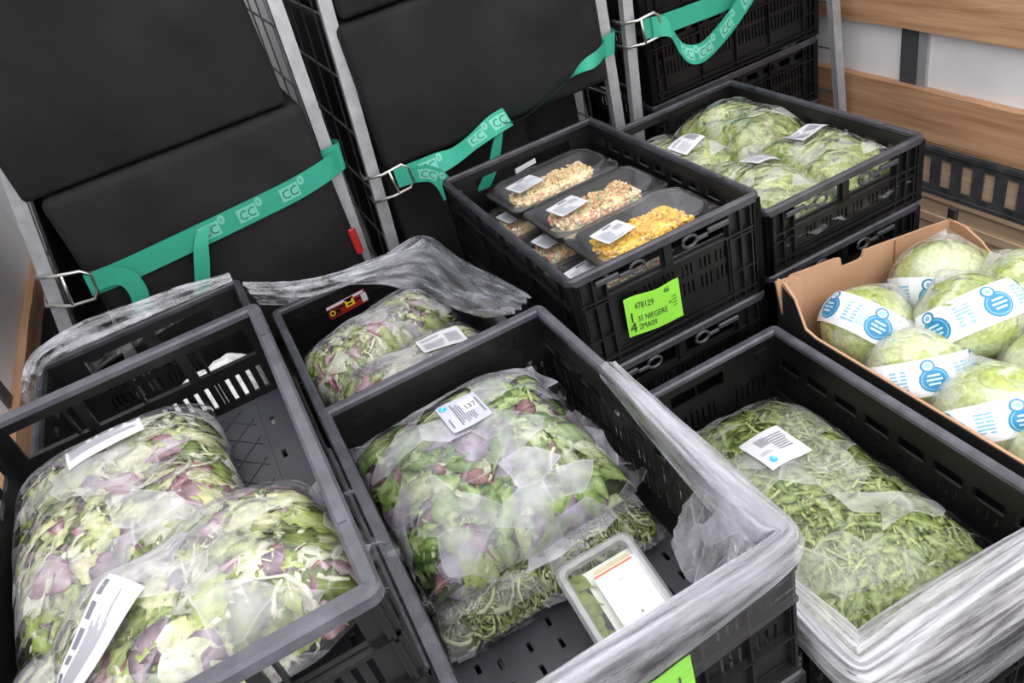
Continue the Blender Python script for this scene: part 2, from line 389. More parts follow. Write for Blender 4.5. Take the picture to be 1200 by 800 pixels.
# ------------------------------------------------------------------ crates
_cm = {}
def slots(u0, u1, n, wd, z0, z1, grp=0, gap=0):
    H = []; 
    for i in range(n):
        u = u0+(u1-u0)*(i+.5)/n
        if grp and (i % (grp+1)) == grp: continue
        H.append((u-wd/2, u+wd/2, z0, z1))
    return H
def wall_mesh(style, H, W):
    k = ('w', style, H, W)
    if k in _cm: return _cm[k]
    mb = MB(); hw = W/2-.006; short = W < .5; ho = []
    if style == 'ribbed' or style == 'dotted':
        if short:
            ho += [(-.125, -.012, H-.058, H-.026), (.012, .125, H-.058, H-.026)]
            z1 = H-.075
            for c in (-.095, -.055, -.015, .025, .065, .1):
                for q in range(3):
                    ho.append((c+q*.010, c+q*.010+.0042, z1-.032, z1-.008))
                    if H > .17: ho.append((c+q*.010, c+q*.010+.0042, z1-.072, z1-.045))
        else:
            for i in range(9): 
                u = -.24+i*.06; ho.append((u-.02, u+.02, H-.05, H-.032))
            if style == 'dotted':
                for r in range(3): ho += slots(-.26, .26, 52, .0035, H-.10-r*.022, H-.096-r*.022, 12)
            else:
                ho += slots(-.26, .26, 44, .005, H-.10, H-.065, 10)
                if H > .17: ho += slots(-.26, .26, 44, .005, H-.15, H-.11, 10)
        mb.plate(-hw, hw, .004, H-.01, .012, .017, ho)
        vr = [.195, .178, .155, .13] if short else [.292, .27, .245, .12, .0]
        for a in vr:
            for sg in ((-1, 1) if a else (1,)):
                u = a*sg; mb.box(u-.0017, u+.0017, .003, .0125, .006, H-.013)
        for z in ((.33*H, .66*H) if H > .17 else (.45*H,)):
            for sg in (-1, 1):
                a, b = sorted((sg*vr[0], sg*vr[3 if short else 2])); mb.box(a, b, .003, .0125, z-.0016, z+.0016)
        mb.box(-hw, hw, .002, .0125, H-.066, H-.062); mb.box(-hw, hw, .002, .0125, .006, .011); mb.box(-hw, hw, .0015, .0125, .022, .026)
        # corner posts
        for sg in (-1, 1):
            a, b = sorted((sg*(W/2-.001), sg*(W/2-.016))); mb.box(a, b, .001, .017, .002, H-.012)
        if short:
            mb.box(-.128, .128, .007, .0125, .028, .031); mb.box(-.128, -.124, .006, .0125, .028, H-.066); mb.box(.124, .128, .006, .0125, .028, H-.066)
            mb.box(-.008, .008, .006, .0125, H-.062, H-.014)
    elif style == 'deep':
        if not short:
            for i in range(11):
                u = -.265+i*.053; ho.append((u-.017, u+.017, H-.078, H-.064))
            ho += slots(-.28, .28, 45, .0055, H-.128, H-.09, 4)
            ho += slots(-.28, .28, 45, .0055, H-.178, H-.145, 4)
        else:
            for c in (-.13, .0, .13): ho += slots(c-.045, c+.045, 7, .005, H-.135, H-.10)
            for c in (-.13, .0, .13): ho += slots(c-.045, c+.045, 7, .005, H-.19, H-.155)
        mb.plate(-hw, hw, .004, H-.01, .0145, .0165, ho)
        mb.box(-hw+.02, hw-.02, .0168, .0195, H-.055, H-.05)
        if short:
            for c in (-.145, .145): mb.box(c-.012, c+.012, .0168, .021, H-.045, H-.03)
            for c in (-.11, .11): mb.box(c-.006, c+.006, .0168, .019, H-.042, H-.034)
        for i in range(7 if short else 11):
            u = -hw+.006+(2*hw-.012)*i/(6 if short else 10); mb.box(u-.0018, u+.0018, .003, .0125, .006, H-.013)
        for z in (.3*H, .55*H, .78*H): mb.box(-hw, hw, .003, .0125, z-.0018, z+.0018)
        mb.box(-hw, hw, .001, .0125, .004, .012)
    elif style == 'deeprow':
        if not short:
            for i in range(8):
                u = -.245+i*.07; ho.append((u-.026, u+.026, H-.082, H-.058)); 
                for q in (-.016, 0, .016): ho.append((u+q-.003, u+q+.003, H-.112, H-.094))
            ho.append((-.28, .28, H-.17, H-.167))
        else:
            ho += [(-.06, .06, H-.06, H-.03)]
            for c in (-.12, 0., .12): ho += slots(c-.04, c+.04, 6, .004, H-.13, H-.09)
        mb.plate(-hw, hw, .004, H-.01, .012, .017, ho)
        if not short:
            mb.box(-hw, hw, .0168, .021, H-.155, H-.15)
        else:
            for c in (-.15, .15): mb.box(c-.012, c+.012, .0168, .021, H-.045, H-.03)
        for i in range(7 if short else 9):
            u = -hw+.006+(2*hw-.012)*i/(6 if short else 8); mb.box(u-.0018, u+.0018, .003, .0125, .006, H-.013)
        for z in (.3*H, .52*H): mb.box(-hw, hw, .003, .0125, z-.0018, z+.0018)
        mb.box(-hw, hw, .001, .0125, .004, .012)
    elif style == 'shallow':
        if short:
            for a, b in ((-.165, -.080), (-.066, .066), (.080, .165)): ho.append((a, b, H-.070, H-.024))
            ho += [h for h in slots(-.166, .166, 21, .0065, .022, H-.088) if not (-.012 < (h[0]+h[1])/2 < .012)]
        else:
            for a in (-.2, 0, .2): ho.append((a-.05, a+.05, H-.06, H-.035))
        mb.plate(-hw, hw, .004, H-.01, .012, .018, ho)
        for i in range(5 if short else 9):
            u = -hw+.006+(2*hw-.012)*i/(4 if short else 8); mb.box(u-.002, u+.002, .004, .0125, .006, H-.013)
        mb.box(-hw, hw, .004, .0125, H-.077, H-.072); mb.box(-hw, hw, .002, .0125, .004, .012)
    _cm[k] = mb.mesh('crate_wall', BLACK); return _cm[k]

def rim_mesh(style, H, wd=.0185):
    k = ('r', style, H)
    if k in _cm: return _cm[k]
    if style in ('ribbed', 'dotted'): wd = .013
    prof = [(.0005, -.017), (0, -.004), (.003, 0), (wd-.004, 0), (wd-.0005, -.003), (wd, -.010), (wd-.002, -.013)]
    mb = MB(); R = .014; path = []
    for cx, cy, a0 in ((.2, .3, 0), (-.2, .3, 90), (-.2, -.3, 180), (.2, -.3, 270)):
        for q in range(5):
            a = math.radians(a0+q*22.5); path.append((cx-math.copysign(R, cx), cy-math.copysign(R, cy), math.cos(a), math.sin(a)))
    vs = []; n = len(prof)
    for cx, cy, c, s_ in path:
        for o, z in prof: 
            rr = R-o; vs.append((cx+c*rr, cy+s_*rr, H+z))
    fs = []
    m_ = len(path)
    for i in range(m_):
        for j in range(n-1):
            i2 = (i+1) % m_; fs.append((i*n+j, i2*n+j, i2*n+j+1, i*n+j+1))
    mb.add(vs, fs)
    if style in ('ribbed', 'dotted', 'shallow'):   # small pin holes and corner pads
        for cx in (-.19, .19):
            for cy in (-.2, .2): mb.box(cx-.004, cx+.004, cy-.006, cy+.006, H-.001, H+.0012)
    _cm[k] = mb.mesh('rim', BLACK2 if style in ('ribbed', 'dotted') else RIMG); return _cm[k]
def base_mesh(style):
    k = ('b', style)
    if k in _cm: return _cm[k]
    mb = MB(); ho = []
    if style == 'shallow':
        for i in range(-3, 4):
            for sg in (-1, 1): ho += [(sg*.172-.003, sg*.172+.003, i*.085-.009, i*.085+.009), (sg*.145-.003, sg*.145+.003, i*.085+.03, i*.085+.048)]
    else:
      for i in range(-6, 7):
        for u in (-.155, -.125, .125, .155): 
            v = i*.04+(.012 if abs(u) > .14 else 0); ho.append((u-.0035, u+.0035, v-.008, v+.008))
    if style in ('deep', 'deeprow'):
        for i in range(-6, 7):
            for u in (-.08, -.04, 0, .04, .08):
                v = i*.04+(.02 if round(u*25) % 2 else 0); ho.append((u-.003, u+.003, v-.008, v+.008))
    mb.plate(-.186, .186, -.286, .286, .006, .011, ho, lambda u, d, z: (u, z, d))
    if style == 'shallow':
        rg = .0012
        for sg in (-1, 1):
            for i in range(-8, 9):
                c = i*.05; 
                # ridge line y = c + sg*1.2*x clipped to |x|<.11,|y|<.27
                pts = []
                for q in range(41):
                    x = -.128+.256*q/40; y = c+sg*1.1*x
                    if abs(y) < .27 and abs(x) < .128: pts.append((x, y))
                if len(pts) > 2:
                    a, b = Vector((*pts[0], .0112)), Vector((*pts[-1], .0112)); d = (b-a).normalized(); nn = Vector((-d.y, d.x, 0))*.0008
                    mb.add([a-nn, a+nn, b+nn, b-nn, a-nn+Vector((0, 0, rg)), a+nn+Vector((0, 0, rg)), b+nn+Vector((0, 0, rg)), b-nn+Vector((0, 0, rg))], [(4, 5, 6, 7), (0, 1, 5, 4), (2, 3, 7, 6), (1, 2, 6, 5), (3, 0, 4, 7)])
        for x in (-.13, .13): mb.box(x-.001, x+.001, -.275, .275, .011, .0128)
    for x in (-.12, 0, .12): mb.box(x-.006, x+.006, -.28, .28, 0, .006)
    _cm[k] = mb.mesh('base', BASEM); return _cm[k]
def clip_mesh(sg):
    k = ('c', sg)
    if k in _cm: return _cm[k]
    mb = MB(); c = .045*sg
    mb.tube([(c+.012*math.cos(a)*1.25, .0035, .011*math.sin(a)) for a in [2*PI*i/14 for i in range(14)]], .0032, 6, True)
    mb.bbox(*sorted((c+sg*.014, c+sg*.038)), .0005, .0065, -.006, .002, .0015, 1)
    mb.bbox(*sorted((c+sg*.038, c+sg*.085)), 0, .0075, -.002, .009, .002, 1)
    _cm[k] = mb.mesh('clip', mat('grey_clip_plastic', (58, 59, 64), .35)); return _cm[k]

def crate(label, x, y, z, H, yaw, style, group=None, rot90=False, clips=True, cat='crate'):
    """x,y: back-left rim corner, z: rim height; long side along the truck unless rot90"""
    lx, ly = (.6, .4) if rot90 else (.4, .6)
    c, s = math.cos(yaw), math.sin(yaw)
    cx = x+c*lx/2+s*ly/2; cy = y+s*lx/2-c*ly/2
    t = thing('folding_crate', label, cat, (cx, cy, z-H), yaw+(PI/2 if rot90 else 0), group or 'black produce crates')
    link('base', base_mesh(style), t); link('rim', rim_mesh(style, H), t)
    for nm, lo, rz, W in (('short_wall', (0, -.3, 0), 0, .4), ('short_wall', (0, .3, 0), PI, .4), ('long_wall', (-.2, 0, 0), -PI/2, .6), ('long_wall', (.2, 0, 0), PI/2, .6)):
        o = link(nm, wall_mesh(style, H, W), t, lo, rz)
        if clips and W < .5 and style in ('ribbed', 'dotted') and rz == 0:
            for sg in (-1, 1): link('clip', clip_mesh(sg), o, (-.01+.01*sg, 0, H-.034))
    return t

D_ = crate('black folding crate holding three clear-lidded prepared food trays, lime sticker on its front', .427, 1.612, .917, .214, -.008, 'dotted')
E_ = crate('black folding crate filled with bags of spinach, in front of the wooden wall planks', .856, 1.636, .850, .148, -.007, 'ribbed')
C1 = crate('shallow black crate with two mixed salad bags and bare diamond-patterned base, front left', -.433, 1.065, 1.091, .150, .004, 'shallow')
C2 = crate('deep black crate with leaf salad bag, spiralised courgette and a clear tray, front centre', -.030, 1.019, .903, .258, -.002, 'deep')
C3 = crate('black crate filled by one large bag of rocket, beside the lettuce carton', .406, .973, .652, .236, -.005, 'deeprow')
C0 = crate('black crate under the shallow front left crate, sticking out behind it', -.458, 1.512, .938, .214, .01, 'ribbed', clips=False)
C4 = crate('black crate with two mixed salad bags behind the deep centre crate, under stretch film', -.036, 1.640, .778, .200, 0, 'deep')
# crates below, in the same stacks
crate('black folding crate directly under the prepared food crate', .428, 1.612, .702, .214, -.004, 'ribbed')
crate('black folding crate directly under the spinach crate, behind the cardboard carton', .856, 1.636, .701, .214, -.007, 'ribbed')
G = 'lower crates hidden in the stacks'
for (x, y, z, H, r) in ((.43, 1.61, .487, .214, 0), (.43, 1.61, .272, .270, 0), (.857, 1.636, .486, .214, 0), (.857, 1.636, .271, .270, 0),
                        (-.030, 1.019, .644, .214, 0), (-.030, 1.019, .429, .214, 0), (-.030, 1.019, .214, .213, 0),
                        (.406, .973, .415, .207, 0), (.406, .973, .207, .206, 0), (-.036, 1.64, .577, .288, 0), (-.036, 1.64, .288, .287, 0),
                        (-.458, 1.512, .723, .24, 0), (-.458, 1.512, .482, .24, 0), (-.458, 1.512, .241, .240, 0),
                        (-.63, .885, .939, .235, 1), (-.63, .885, .703, .235, 1), (-.63, .885, .467, .235, 1), (-.63, .885, .231, .230, 1),
                        (.832, .99, .444, .22, 0), (.832, .99, .223, .222, 0)):
    crate('black crate low in a stack, mostly hidden under the top crate', x, y, z, H, 0, 'ribbed', G, bool(r), False)

# lime stickers
STK = [LIME, INK, mat('green_print', (92, 150, 44), .5)]
def sticker_fn(x0, x1, y, z0, z1, wav=0, sk=0):
    def f(u, v, o):
        return (x0+(x1-x0)*u, y-o-wav*(math.sin(u*9+v*2)*.5+.5)*.5, z0+(z1-z0)*v+sk*u+wav*.6*math.sin(u*7+1))
    return f
c0 = D_.location
printed('price_sticker', lambda u, v, o: tuple(Vector(sticker_fn(.518, .634, 1.0105, .751, .834, .004, -.010)(u, v, o))-Vector(c0)),
        [('t', '478129', .17, .66, .115, .22, 1), ('t', '46', .70, .80, .11, .2, 1), ('t', '1', .03, .36, .26, .36, 1), ('t', '4', .03, .1, .26, .36, 1),
         ('t', '35 NIEGERE', .19, .33, .105, .21, 1), ('t', '*', .76, .42, .14, .2, 1), ('t', '2MA09', .19, .12, .115, .21, 1)]
        + [('r', .83, .92, .36+i*.08, .40+i*.08, 2) for i in range(4)], STK, D_, 10)['label'] = 'lime sticker with printed numbers'
c0 = C2.location
printed('price_sticker', lambda u, v, o: tuple(Vector(sticker_fn(.09, .213, .4155, .745, .826, .003)(u, v, o))-Vector(c0)),
        [('t', '1', .8, .5, .2, .3, 1), ('t', '35 NIEGERE', .1, .3, .135, .2, 1), ('t', '2MA09', .1, .1, .135, .2, 1)], STK, C2, 8)['label'] = 'lime sticker under stretch film'
# red and yellow sticker inside the rear crate
c0 = C4.location
printed('price_sticker', lambda u, v, o: tuple(Vector((.078+.098*u, 1.6215-o, .703+.034*v+.006*u))-Vector(c0)),
        [('r', .0, .95, .80, 1.0, 1), ('r', .45, .68, .3, .95, 2), ('r', .02, .3, .1, .7, 3), ('c', .10, .42, .07, .22, 2), ('c', .10, .42, .04, .13, 3, .0012), ('r', .19, .27, .3, .5, 2), ('r', .5, .62, .4, .55, 0), ('r', .5, .62, .65, .8, 0), ('r', .86, 1., .1, .75, 1)], [REDS, PAPER, YELL, mat('dark_maroon_print', (70, 30, 22), .5)], C4, 5)['label'] = 'red and yellow sticker'
# white gum label scraps on the inner back wall of the prepared food crate
c0 = D_.location
printed('label_scrap', lambda u, v, o: tuple(Vector((.60+.055*u, 1.5925-o, .866+.012*v+.006*u))-Vector(c0)), [], [PAPER], D_, 3)

# ------------------------------------------------------------------ salad bags
def sine_noise(seed, n=5, lo=4, hi=18):
    r = np.random.RandomState(seed); th = r.rand(n)*2*PI; k = lo+(hi-lo)*r.rand(n); ph = r.rand(n)*2*PI
    def f(x, y):
        s = 0
        for a, b, p in zip(th, k, ph): s = s+np.sin((x*np.cos(a)+y*np.sin(a))*b*2*PI+p)
        return s/n
    return f
def crumple(seed, n=5, wl=(.05, .14)):
    r = np.random.RandomState(seed); th = r.rand(n)*PI; k = 1/(wl[0]+(wl[1]-wl[0])*r.rand(n)); ph = r.rand(n)
    wx = sine_noise(seed+7, 3, 2, 5)
    def f(x, y):
        s = 0; q = wx(x, y)*.35
        for i, (a, b, p) in enumerate(zip(th, k, ph)):
            t = (x*np.cos(a)+y*np.sin(a))*b+p+q*(1 if i % 2 else -.7)
            s = s+np.abs((t % 1)-.5)*2-.5
        return s/n
    return f

def leaf_proto(nl, wf, curl=.1, ruffle=0, cup=.2, lobes=0, stem=0.0, twist=0, seed=0):
    r = random.Random(seed); V = []; rib = []
    for i in range(nl):
        s = i/(nl-1); wd = wf(s)
        for j in (-1, 0, 1):
            x = s-.5; y = j*wd; z = -curl*4*(s-.5)**2+cup*abs(j)*wd
            if ruffle and j: z += ruffle*math.sin(i*2.4+j*1.1+seed); x += ruffle*.5*math.cos(i*3.1+j)
            a = twist*(s-.5); y, z = y*math.cos(a)-z*math.sin(a), y*math.sin(a)+z*math.cos(a)
            V.append((x, y, z)); rib.append(1.0 if j == 0 else 0.0)
    F = []
    for i in range(nl-1):
        for j in range(2):
            a = i*3+j; F.append((a, a+3, a+4, a+1))
    return np.array(V), np.array(F), np.array(rib)
oval = lambda w, st=.15: (lambda s: (.02 if s < st else w*max(.04, math.sin(PI*min(1, (s-st)/(1-st))**.8))))
def lobed(w):
    return lambda s: (.018 if s < .3 else (w*(.35+.65*(int(s*10) % 2)) if s < .72 else w*max(.1, math.sin(PI*(.5+.5*(s-.72)/.28)))))
frill = lambda w: (lambda s: w*(.35+.65*math.sin(PI*min(1, s*1.05))**.5)*(1.0 if int(s*9) % 2 else .62)+.01)
def noodle(seed, nl=12, r=.042, ns=4):
    g = random.Random(seed); R_ = g.uniform(.28, .5); turn = g.uniform(1.2, 2.2)*PI; lift = g.uniform(-.25, .25); V = []; F = []
    wob = g.uniform(0, 6)
    for i in range(nl):
        s = i/(nl-1); a = turn*s; rr = R_*(1-.25*s)
        p = np.array((rr*math.cos(a), rr*math.sin(a), lift*s+.05*math.sin(5*s+wob)))
        n1 = np.array((math.cos(a), math.sin(a), 0)); n2 = np.array((0, 0, 1.))
        for j in range(ns):
            b = 2*PI*j/ns; V.append(p+n1*r*math.cos(b)+n2*r*math.sin(b)*1.3)
    for i in range(nl-1):
        for j in range(ns): F.append((i*ns+j, i*ns+(j+1) % ns, (i+1)*ns+(j+1) % ns, (i+1)*ns+j))
    return np.array(V), np.array(F), np.zeros(len(V))
def shred(w, bend):
    return leaf_proto(7, lambda s: w*(.6+.4*math.sin(PI*s)), bend, 0, .1, twist=2.5)
PR = dict(
    oval=[leaf_proto(7, oval(.24), .12, .02, .25, seed=i) for i in range(3)]+[leaf_proto(7, oval(.32), .2, .03, .15, seed=5)],
    long=[leaf_proto(7, oval(.15, .25), .15, .01, .3, seed=2), leaf_proto(7, oval(.12, .3), .3, .02, .2, twist=.8)],
    lobed=[leaf_proto(11, lobed(.15), .15, .02, .15, seed=3), leaf_proto(11, lobed(.10), .3, .02, .1, twist=1.2, seed=4)],
    frill=[leaf_proto(10, frill(.30), .25, .07, .2, seed=i) for i in range(3)],
    shred=[shred(.05, .25), shred(.09, .4), shred(.06, .7)],
    patch=[leaf_proto(6, lambda s: .38*math.sin(PI*(.12+.76*s)), .22, .05, .3, seed=8), leaf_proto(6, lambda s: .30*math.sin(PI*(.15+.7*s)), .35, .04, .3, seed=9)],
    stem=[leaf_proto(6, lambda s: .022, .15, 0, .3), leaf_proto(6, lambda s: .03, -.2, 0, .3, twist=1)],
    noodle=[noodle(i) for i in range(8)])
# (weight, proto, size range, colour, rib colour, big)
PAL = dict(
    mix=[(5, 'frill', (.032, .055), (206, 210, 136), (236, 236, 200)), (6, 'shred', (.03, .06), (230, 230, 198), (240, 240, 220)), (4, 'frill', (.03, .052), (152, 172, 78), (210, 216, 146)),
         (3, 'frill', (.03, .045), (92, 114, 46), (160, 176, 96)), (2, 'patch', (.03, .052), (146, 58, 86), (230, 210, 216)), (1.6, 'patch', (.028, .045), (84, 58, 72), (186, 164, 178)),
         (2.6, 'patch', (.03, .055), (220, 222, 186), (242, 240, 226)), (3.5, 'stem', (.035, .07), (236, 236, 204), (240, 240, 214)), (2, 'lobed', (.045, .065), (128, 154, 62), (190, 204, 126))],
    leaf=[(5, 'oval', (.05, .085), (116, 150, 66), (186, 204, 140)), (3, 'oval', (.05, .08), (78, 116, 48), (150, 176, 100)), (4, 'lobed', (.05, .08), (128, 160, 74), (200, 214, 150)),
          (3, 'oval', (.05, .08), (186, 202, 146), (222, 228, 190)), (2.0, 'patch', (.05, .08), (112, 92, 116), (206, 196, 208)), (1.6, 'oval', (.05, .07), (98, 54, 64), (170, 120, 120)),
          (3, 'stem', (.05, .09), (206, 218, 160), (220, 228, 180)), (2, 'frill', (.04, .06), (158, 180, 92), (210, 220, 150))],
    rocket=[(7, 'lobed', (.045, .08), (114, 136, 58), (184, 198, 122)), (5, 'lobed', (.04, .075), (144, 162, 80), (204, 212, 146)), (2, 'long', (.045, .07), (92, 116, 44), (160, 182, 106)), (4, 'frill', (.026, .042), (122, 144, 60), (184, 198, 122)), (3, 'oval', (.03, .045), (106, 132, 52), (170, 188, 110)),
            (6, 'stem', (.045, .09), (184, 198, 120), (204, 212, 146))],
    spinach=[(5, 'oval', (.065, .105), (160, 178, 82), (206, 214, 140)), (2.5, 'oval', (.06, .095), (112, 136, 52), (174, 188, 102)), (4, 'oval', (.06, .10), (192, 202, 118), (222, 226, 162)),
             (2, 'stem', (.05, .08), (212, 216, 154), (222, 226, 168))],
    noodle=[(6, 'noodle', (.04, .065), (222, 228, 178), (0, 0, 0)), (4, 'noodle', (.035, .055), (190, 202, 122), (0, 0, 0)), (2, 'noodle', (.03, .05), (92, 122, 46), (0, 0, 0))])
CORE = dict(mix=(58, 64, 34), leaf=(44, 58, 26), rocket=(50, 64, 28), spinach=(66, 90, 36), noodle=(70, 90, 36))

def colmesh(name, V, F, C, m, smooth=True):
    me = bpy.data.meshes.new(name); V = np.asarray(V, np.float32); F = np.asarray(F, np.int32)
    me.vertices.add(len(V)); me.vertices.foreach_set('co', V.ravel())
    me.loops.add(F.size); me.loops.foreach_set('vertex_index', F.ravel())
    me.polygons.add(len(F)); me.polygons.foreach_set('loop_start', np.arange(len(F))*F.shape[1]); me.polygons.foreach_set('loop_total', np.full(len(F), F.shape[1]))
    me.polygons.foreach_set('use_smooth', np.full(len(F), smooth))
    me.materials.append(m); me.update(calc_edges=True)
    a = me.color_attributes.new('Col', 'FLOAT_COLOR', 'POINT')
    a.data.foreach_set('color', np.concatenate([C, np.ones((len(C), 1))], 1).astype(np.float32).ravel())
    return me

def rotm(r, tilt):
    a = r.uniform(0, 2*PI); b = r.normal(0, tilt); c = r.normal(0, tilt)
    ca, sa, cb, sb, cc, sc = np.cos(a), np.sin(a), np.cos(b), np.sin(b), np.cos(c), np.sin(c)
    return np.array([[ca, -sa, 0], [sa, ca, 0], [0, 0, 1]]) @ np.array([[cb, 0, sb], [0, 1, 0], [-sb, 0, cb]]) @ np.array([[1, 0, 0], [0, cc, -sc], [0, sc, cc]])

def bag(name, label, group, cx, cy, zb, rz, lx, ly, h, kind, seed, n=700, big=26, tilt=(0, 0), labels=(), flap=(1, 1), cr_amp=.010, lump=.16, nf=64, film=None, bigscale=1.25):
    r = np.random.RandomState(seed)
    t = thing(name, label, 'salad bag' if kind != 'noodle' else 'vegetable bag', (cx, cy, zb), rz, group or dict(mix='bags of mixed salad', leaf='bags of leaf salad', spinach='spinach bags in the right rear crate').get(kind))
    t.rotation_euler = (tilt[0], tilt[1], rz)
    nz1 = sine_noise(seed, 5, 3, 9); crm = crumple(seed+3, 5); zm = .32*h
    def prof(x, y):
        a = np.clip(1-np.abs(2*x/lx)**3.2, 0, 1); b = np.clip(1-np.abs(2*y/ly)**3.2, 0, 1)
        return (a*b)**.42
    def top(x, y): return zm+(h-zm)*prof(x, y)*(1+lump*nz1(x, y))
    def bot(x, y): return zm*(1-prof(x, y))+.001
    def filmz(x, y):
        pf = prof(x, y); return top(x, y)+.003*pf+np.maximum(crm(x, y), -.12)*cr_amp*np.minimum(1, pf*1.5)+cr_amp*.15*pf
    # contents
    pal = PAL[kind]; wts = np.array([p[0] for p in pal], float); wts /= wts.sum()
    def one(big_):
        k = r.choice(len(pal), p=wts)
        if big_:
            while pal[k][1] == 'stem': k = r.choice(len(pal), p=wts)
        _, pn, sz, c, rc = pal[k]; V, F, rib = PR[pn][r.randint(len(PR[pn]))]
        L = r.uniform(*sz)*(bigscale if big_ else 1)
        while True:
            x, y = r.uniform(-.47, .47, 2)
            if abs(2*x)**4+abs(2*y)**4 < .9: break
        x *= lx; y *= ly
        P = (V*L) @ rotm(r, .18 if big_ else .5).T
        d = r.uniform(.003, .008) if big_ else r.uniform(.004, .03)
        tz = top(x, y)
        e = .012
        gx = np.clip((top(x+e, y)-top(x-e, y))/(2*e), -2.5, 2.5); gy = np.clip((top(x, y+e)-top(x, y-e))/(2*e), -2.5, 2.5)
        P[:, 2] += P[:, 0]*gx+P[:, 1]*gy
        P = P+np.array((x, y, tz-d))
        P[:, 0] = np.clip(P[:, 0], -lx*.492, lx*.492); P[:, 1] = np.clip(P[:, 1], -ly*.492, ly*.492)
        tp = top(P[:, 0], P[:, 1])-(r.uniform(.0015, .007) if big_ else r.uniform(.003, .024)); bt = bot(P[:, 0], P[:, 1])+.002
        P[:, 2] = np.maximum(np.minimum(P[:, 2], tp), np.minimum(bt, tp))
        c = np.array(lin(*c))*r.uniform(.42, 1.12); rc = np.array(lin(*rc))
        C = c[None]*(1-rib[:, None]*.75)+rc[None]*rib[:, None]*.75
        return P, F, np.clip(C, 0, 1)
    Vs = []; Fs = []; Cs = []; o = 0
    for i in range(n):
        P, F, C = one(False); Vs.append(P); Fs.append(F+o); Cs.append(C); o += len(P)
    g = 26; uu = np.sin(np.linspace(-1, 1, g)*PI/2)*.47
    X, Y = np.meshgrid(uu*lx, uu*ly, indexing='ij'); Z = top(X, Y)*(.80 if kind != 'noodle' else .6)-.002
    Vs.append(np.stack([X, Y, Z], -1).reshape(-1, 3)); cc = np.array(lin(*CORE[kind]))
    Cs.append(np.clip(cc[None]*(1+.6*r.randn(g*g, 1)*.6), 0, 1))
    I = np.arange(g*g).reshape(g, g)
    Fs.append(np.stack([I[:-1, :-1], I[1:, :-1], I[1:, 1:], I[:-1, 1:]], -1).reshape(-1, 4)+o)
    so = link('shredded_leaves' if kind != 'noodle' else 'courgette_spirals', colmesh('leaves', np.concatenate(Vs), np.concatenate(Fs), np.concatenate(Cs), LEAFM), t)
    so['kind'] = 'stuff'
    for i in range(big):
        P, F, C = one(True); link('leaf' if kind != 'noodle' else 'courgette_spiral', colmesh('leaf', P, F, C, LEAFM), t)
    # film
    mb = MB(); N = nf
    us = np.sin(np.linspace(-1, 1, N+1)*PI/2)
    X, Y = np.meshgrid(us*lx/2, us*ly/2, indexing='ij')
    pf = prof(X, Y)
    Zt = top(X, Y)+.003*pf+np.maximum(crm(X, Y), -.12)*cr_amp*np.minimum(1, pf*1.5)+cr_amp*.15*pf
    Zb = bot(X, Y)-.0005
    # irregular outline
    ed = 1+.02*sine_noise(seed+11, 4, 6, 20)(X, Y)
    vt = np.stack([X*ed, Y*ed, Zt], -1).reshape(-1, 3); vb = np.stack([X*ed, Y*ed, Zb], -1).reshape(-1, 3)
    I = np.arange((N+1)**2).reshape(N+1, N+1); q = np.stack([I[:-1, :-1], I[1:, :-1], I[1:, 1:], I[:-1, 1:]], -1).reshape(-1, 4)
    mb.add(vt.tolist(), q.tolist()); mb.add(vb.tolist(), q[:, ::-1].tolist())
    wv = sine_noise(seed+5, 4, 8, 25)
    for ax, sg, on in zip((1, 1, 0, 0), (1, -1, 1, -1), tuple(flap)+(0, 0)):
        if not on: continue
        def ff(u, v):
            if ax == 0:
                y = (u-.5)*ly*.96; x = sg*(lx/2*.985+v*.022*on*(.75+.35*math.sin(y*60+seed)))
                return (x, y, zm+.010*v*on*wv(y*1.0, .7)+.012*v*on*math.sin(y*70+seed)*math.cos(v*2)+.010*on*v)
            x = (u-.5)*lx*.96; y = sg*(ly/2*.985+v*.022*on)
            return (x, y, zm+.006*v*on*wv(x*1.0, .3)+.004*v*math.sin(x*90+seed))
        mb.grid(ff, 44, 3)
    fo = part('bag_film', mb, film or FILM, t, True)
    # labels
    for (px, py, ra, wd, ht, style) in labels:
        ca, sa = math.cos(ra), math.sin(ra)
        def fn(u, v, o, px=px, py=py, ca=ca, sa=sa, wd=wd, ht=ht):
            a = (u-.5)*wd; b = (v-.5)*ht; x = px+a*ca-b*sa; y = py+a*sa+b*ca
            return (x, y, float(.5*filmz(np.float64(x), np.float64(y))+.5*max(filmz(np.float64(px+dx), np.float64(py+dy)) for dx in (-.012, 0, .012) for dy in (-.012, 0, .012))*0+.5*(top(np.float64(x), np.float64(y))+cr_amp*.42+.003))+.0015+o)
        rg = random.Random(seed+int(px*1000))
        LABELS[style](fn, rg, t)
    return t

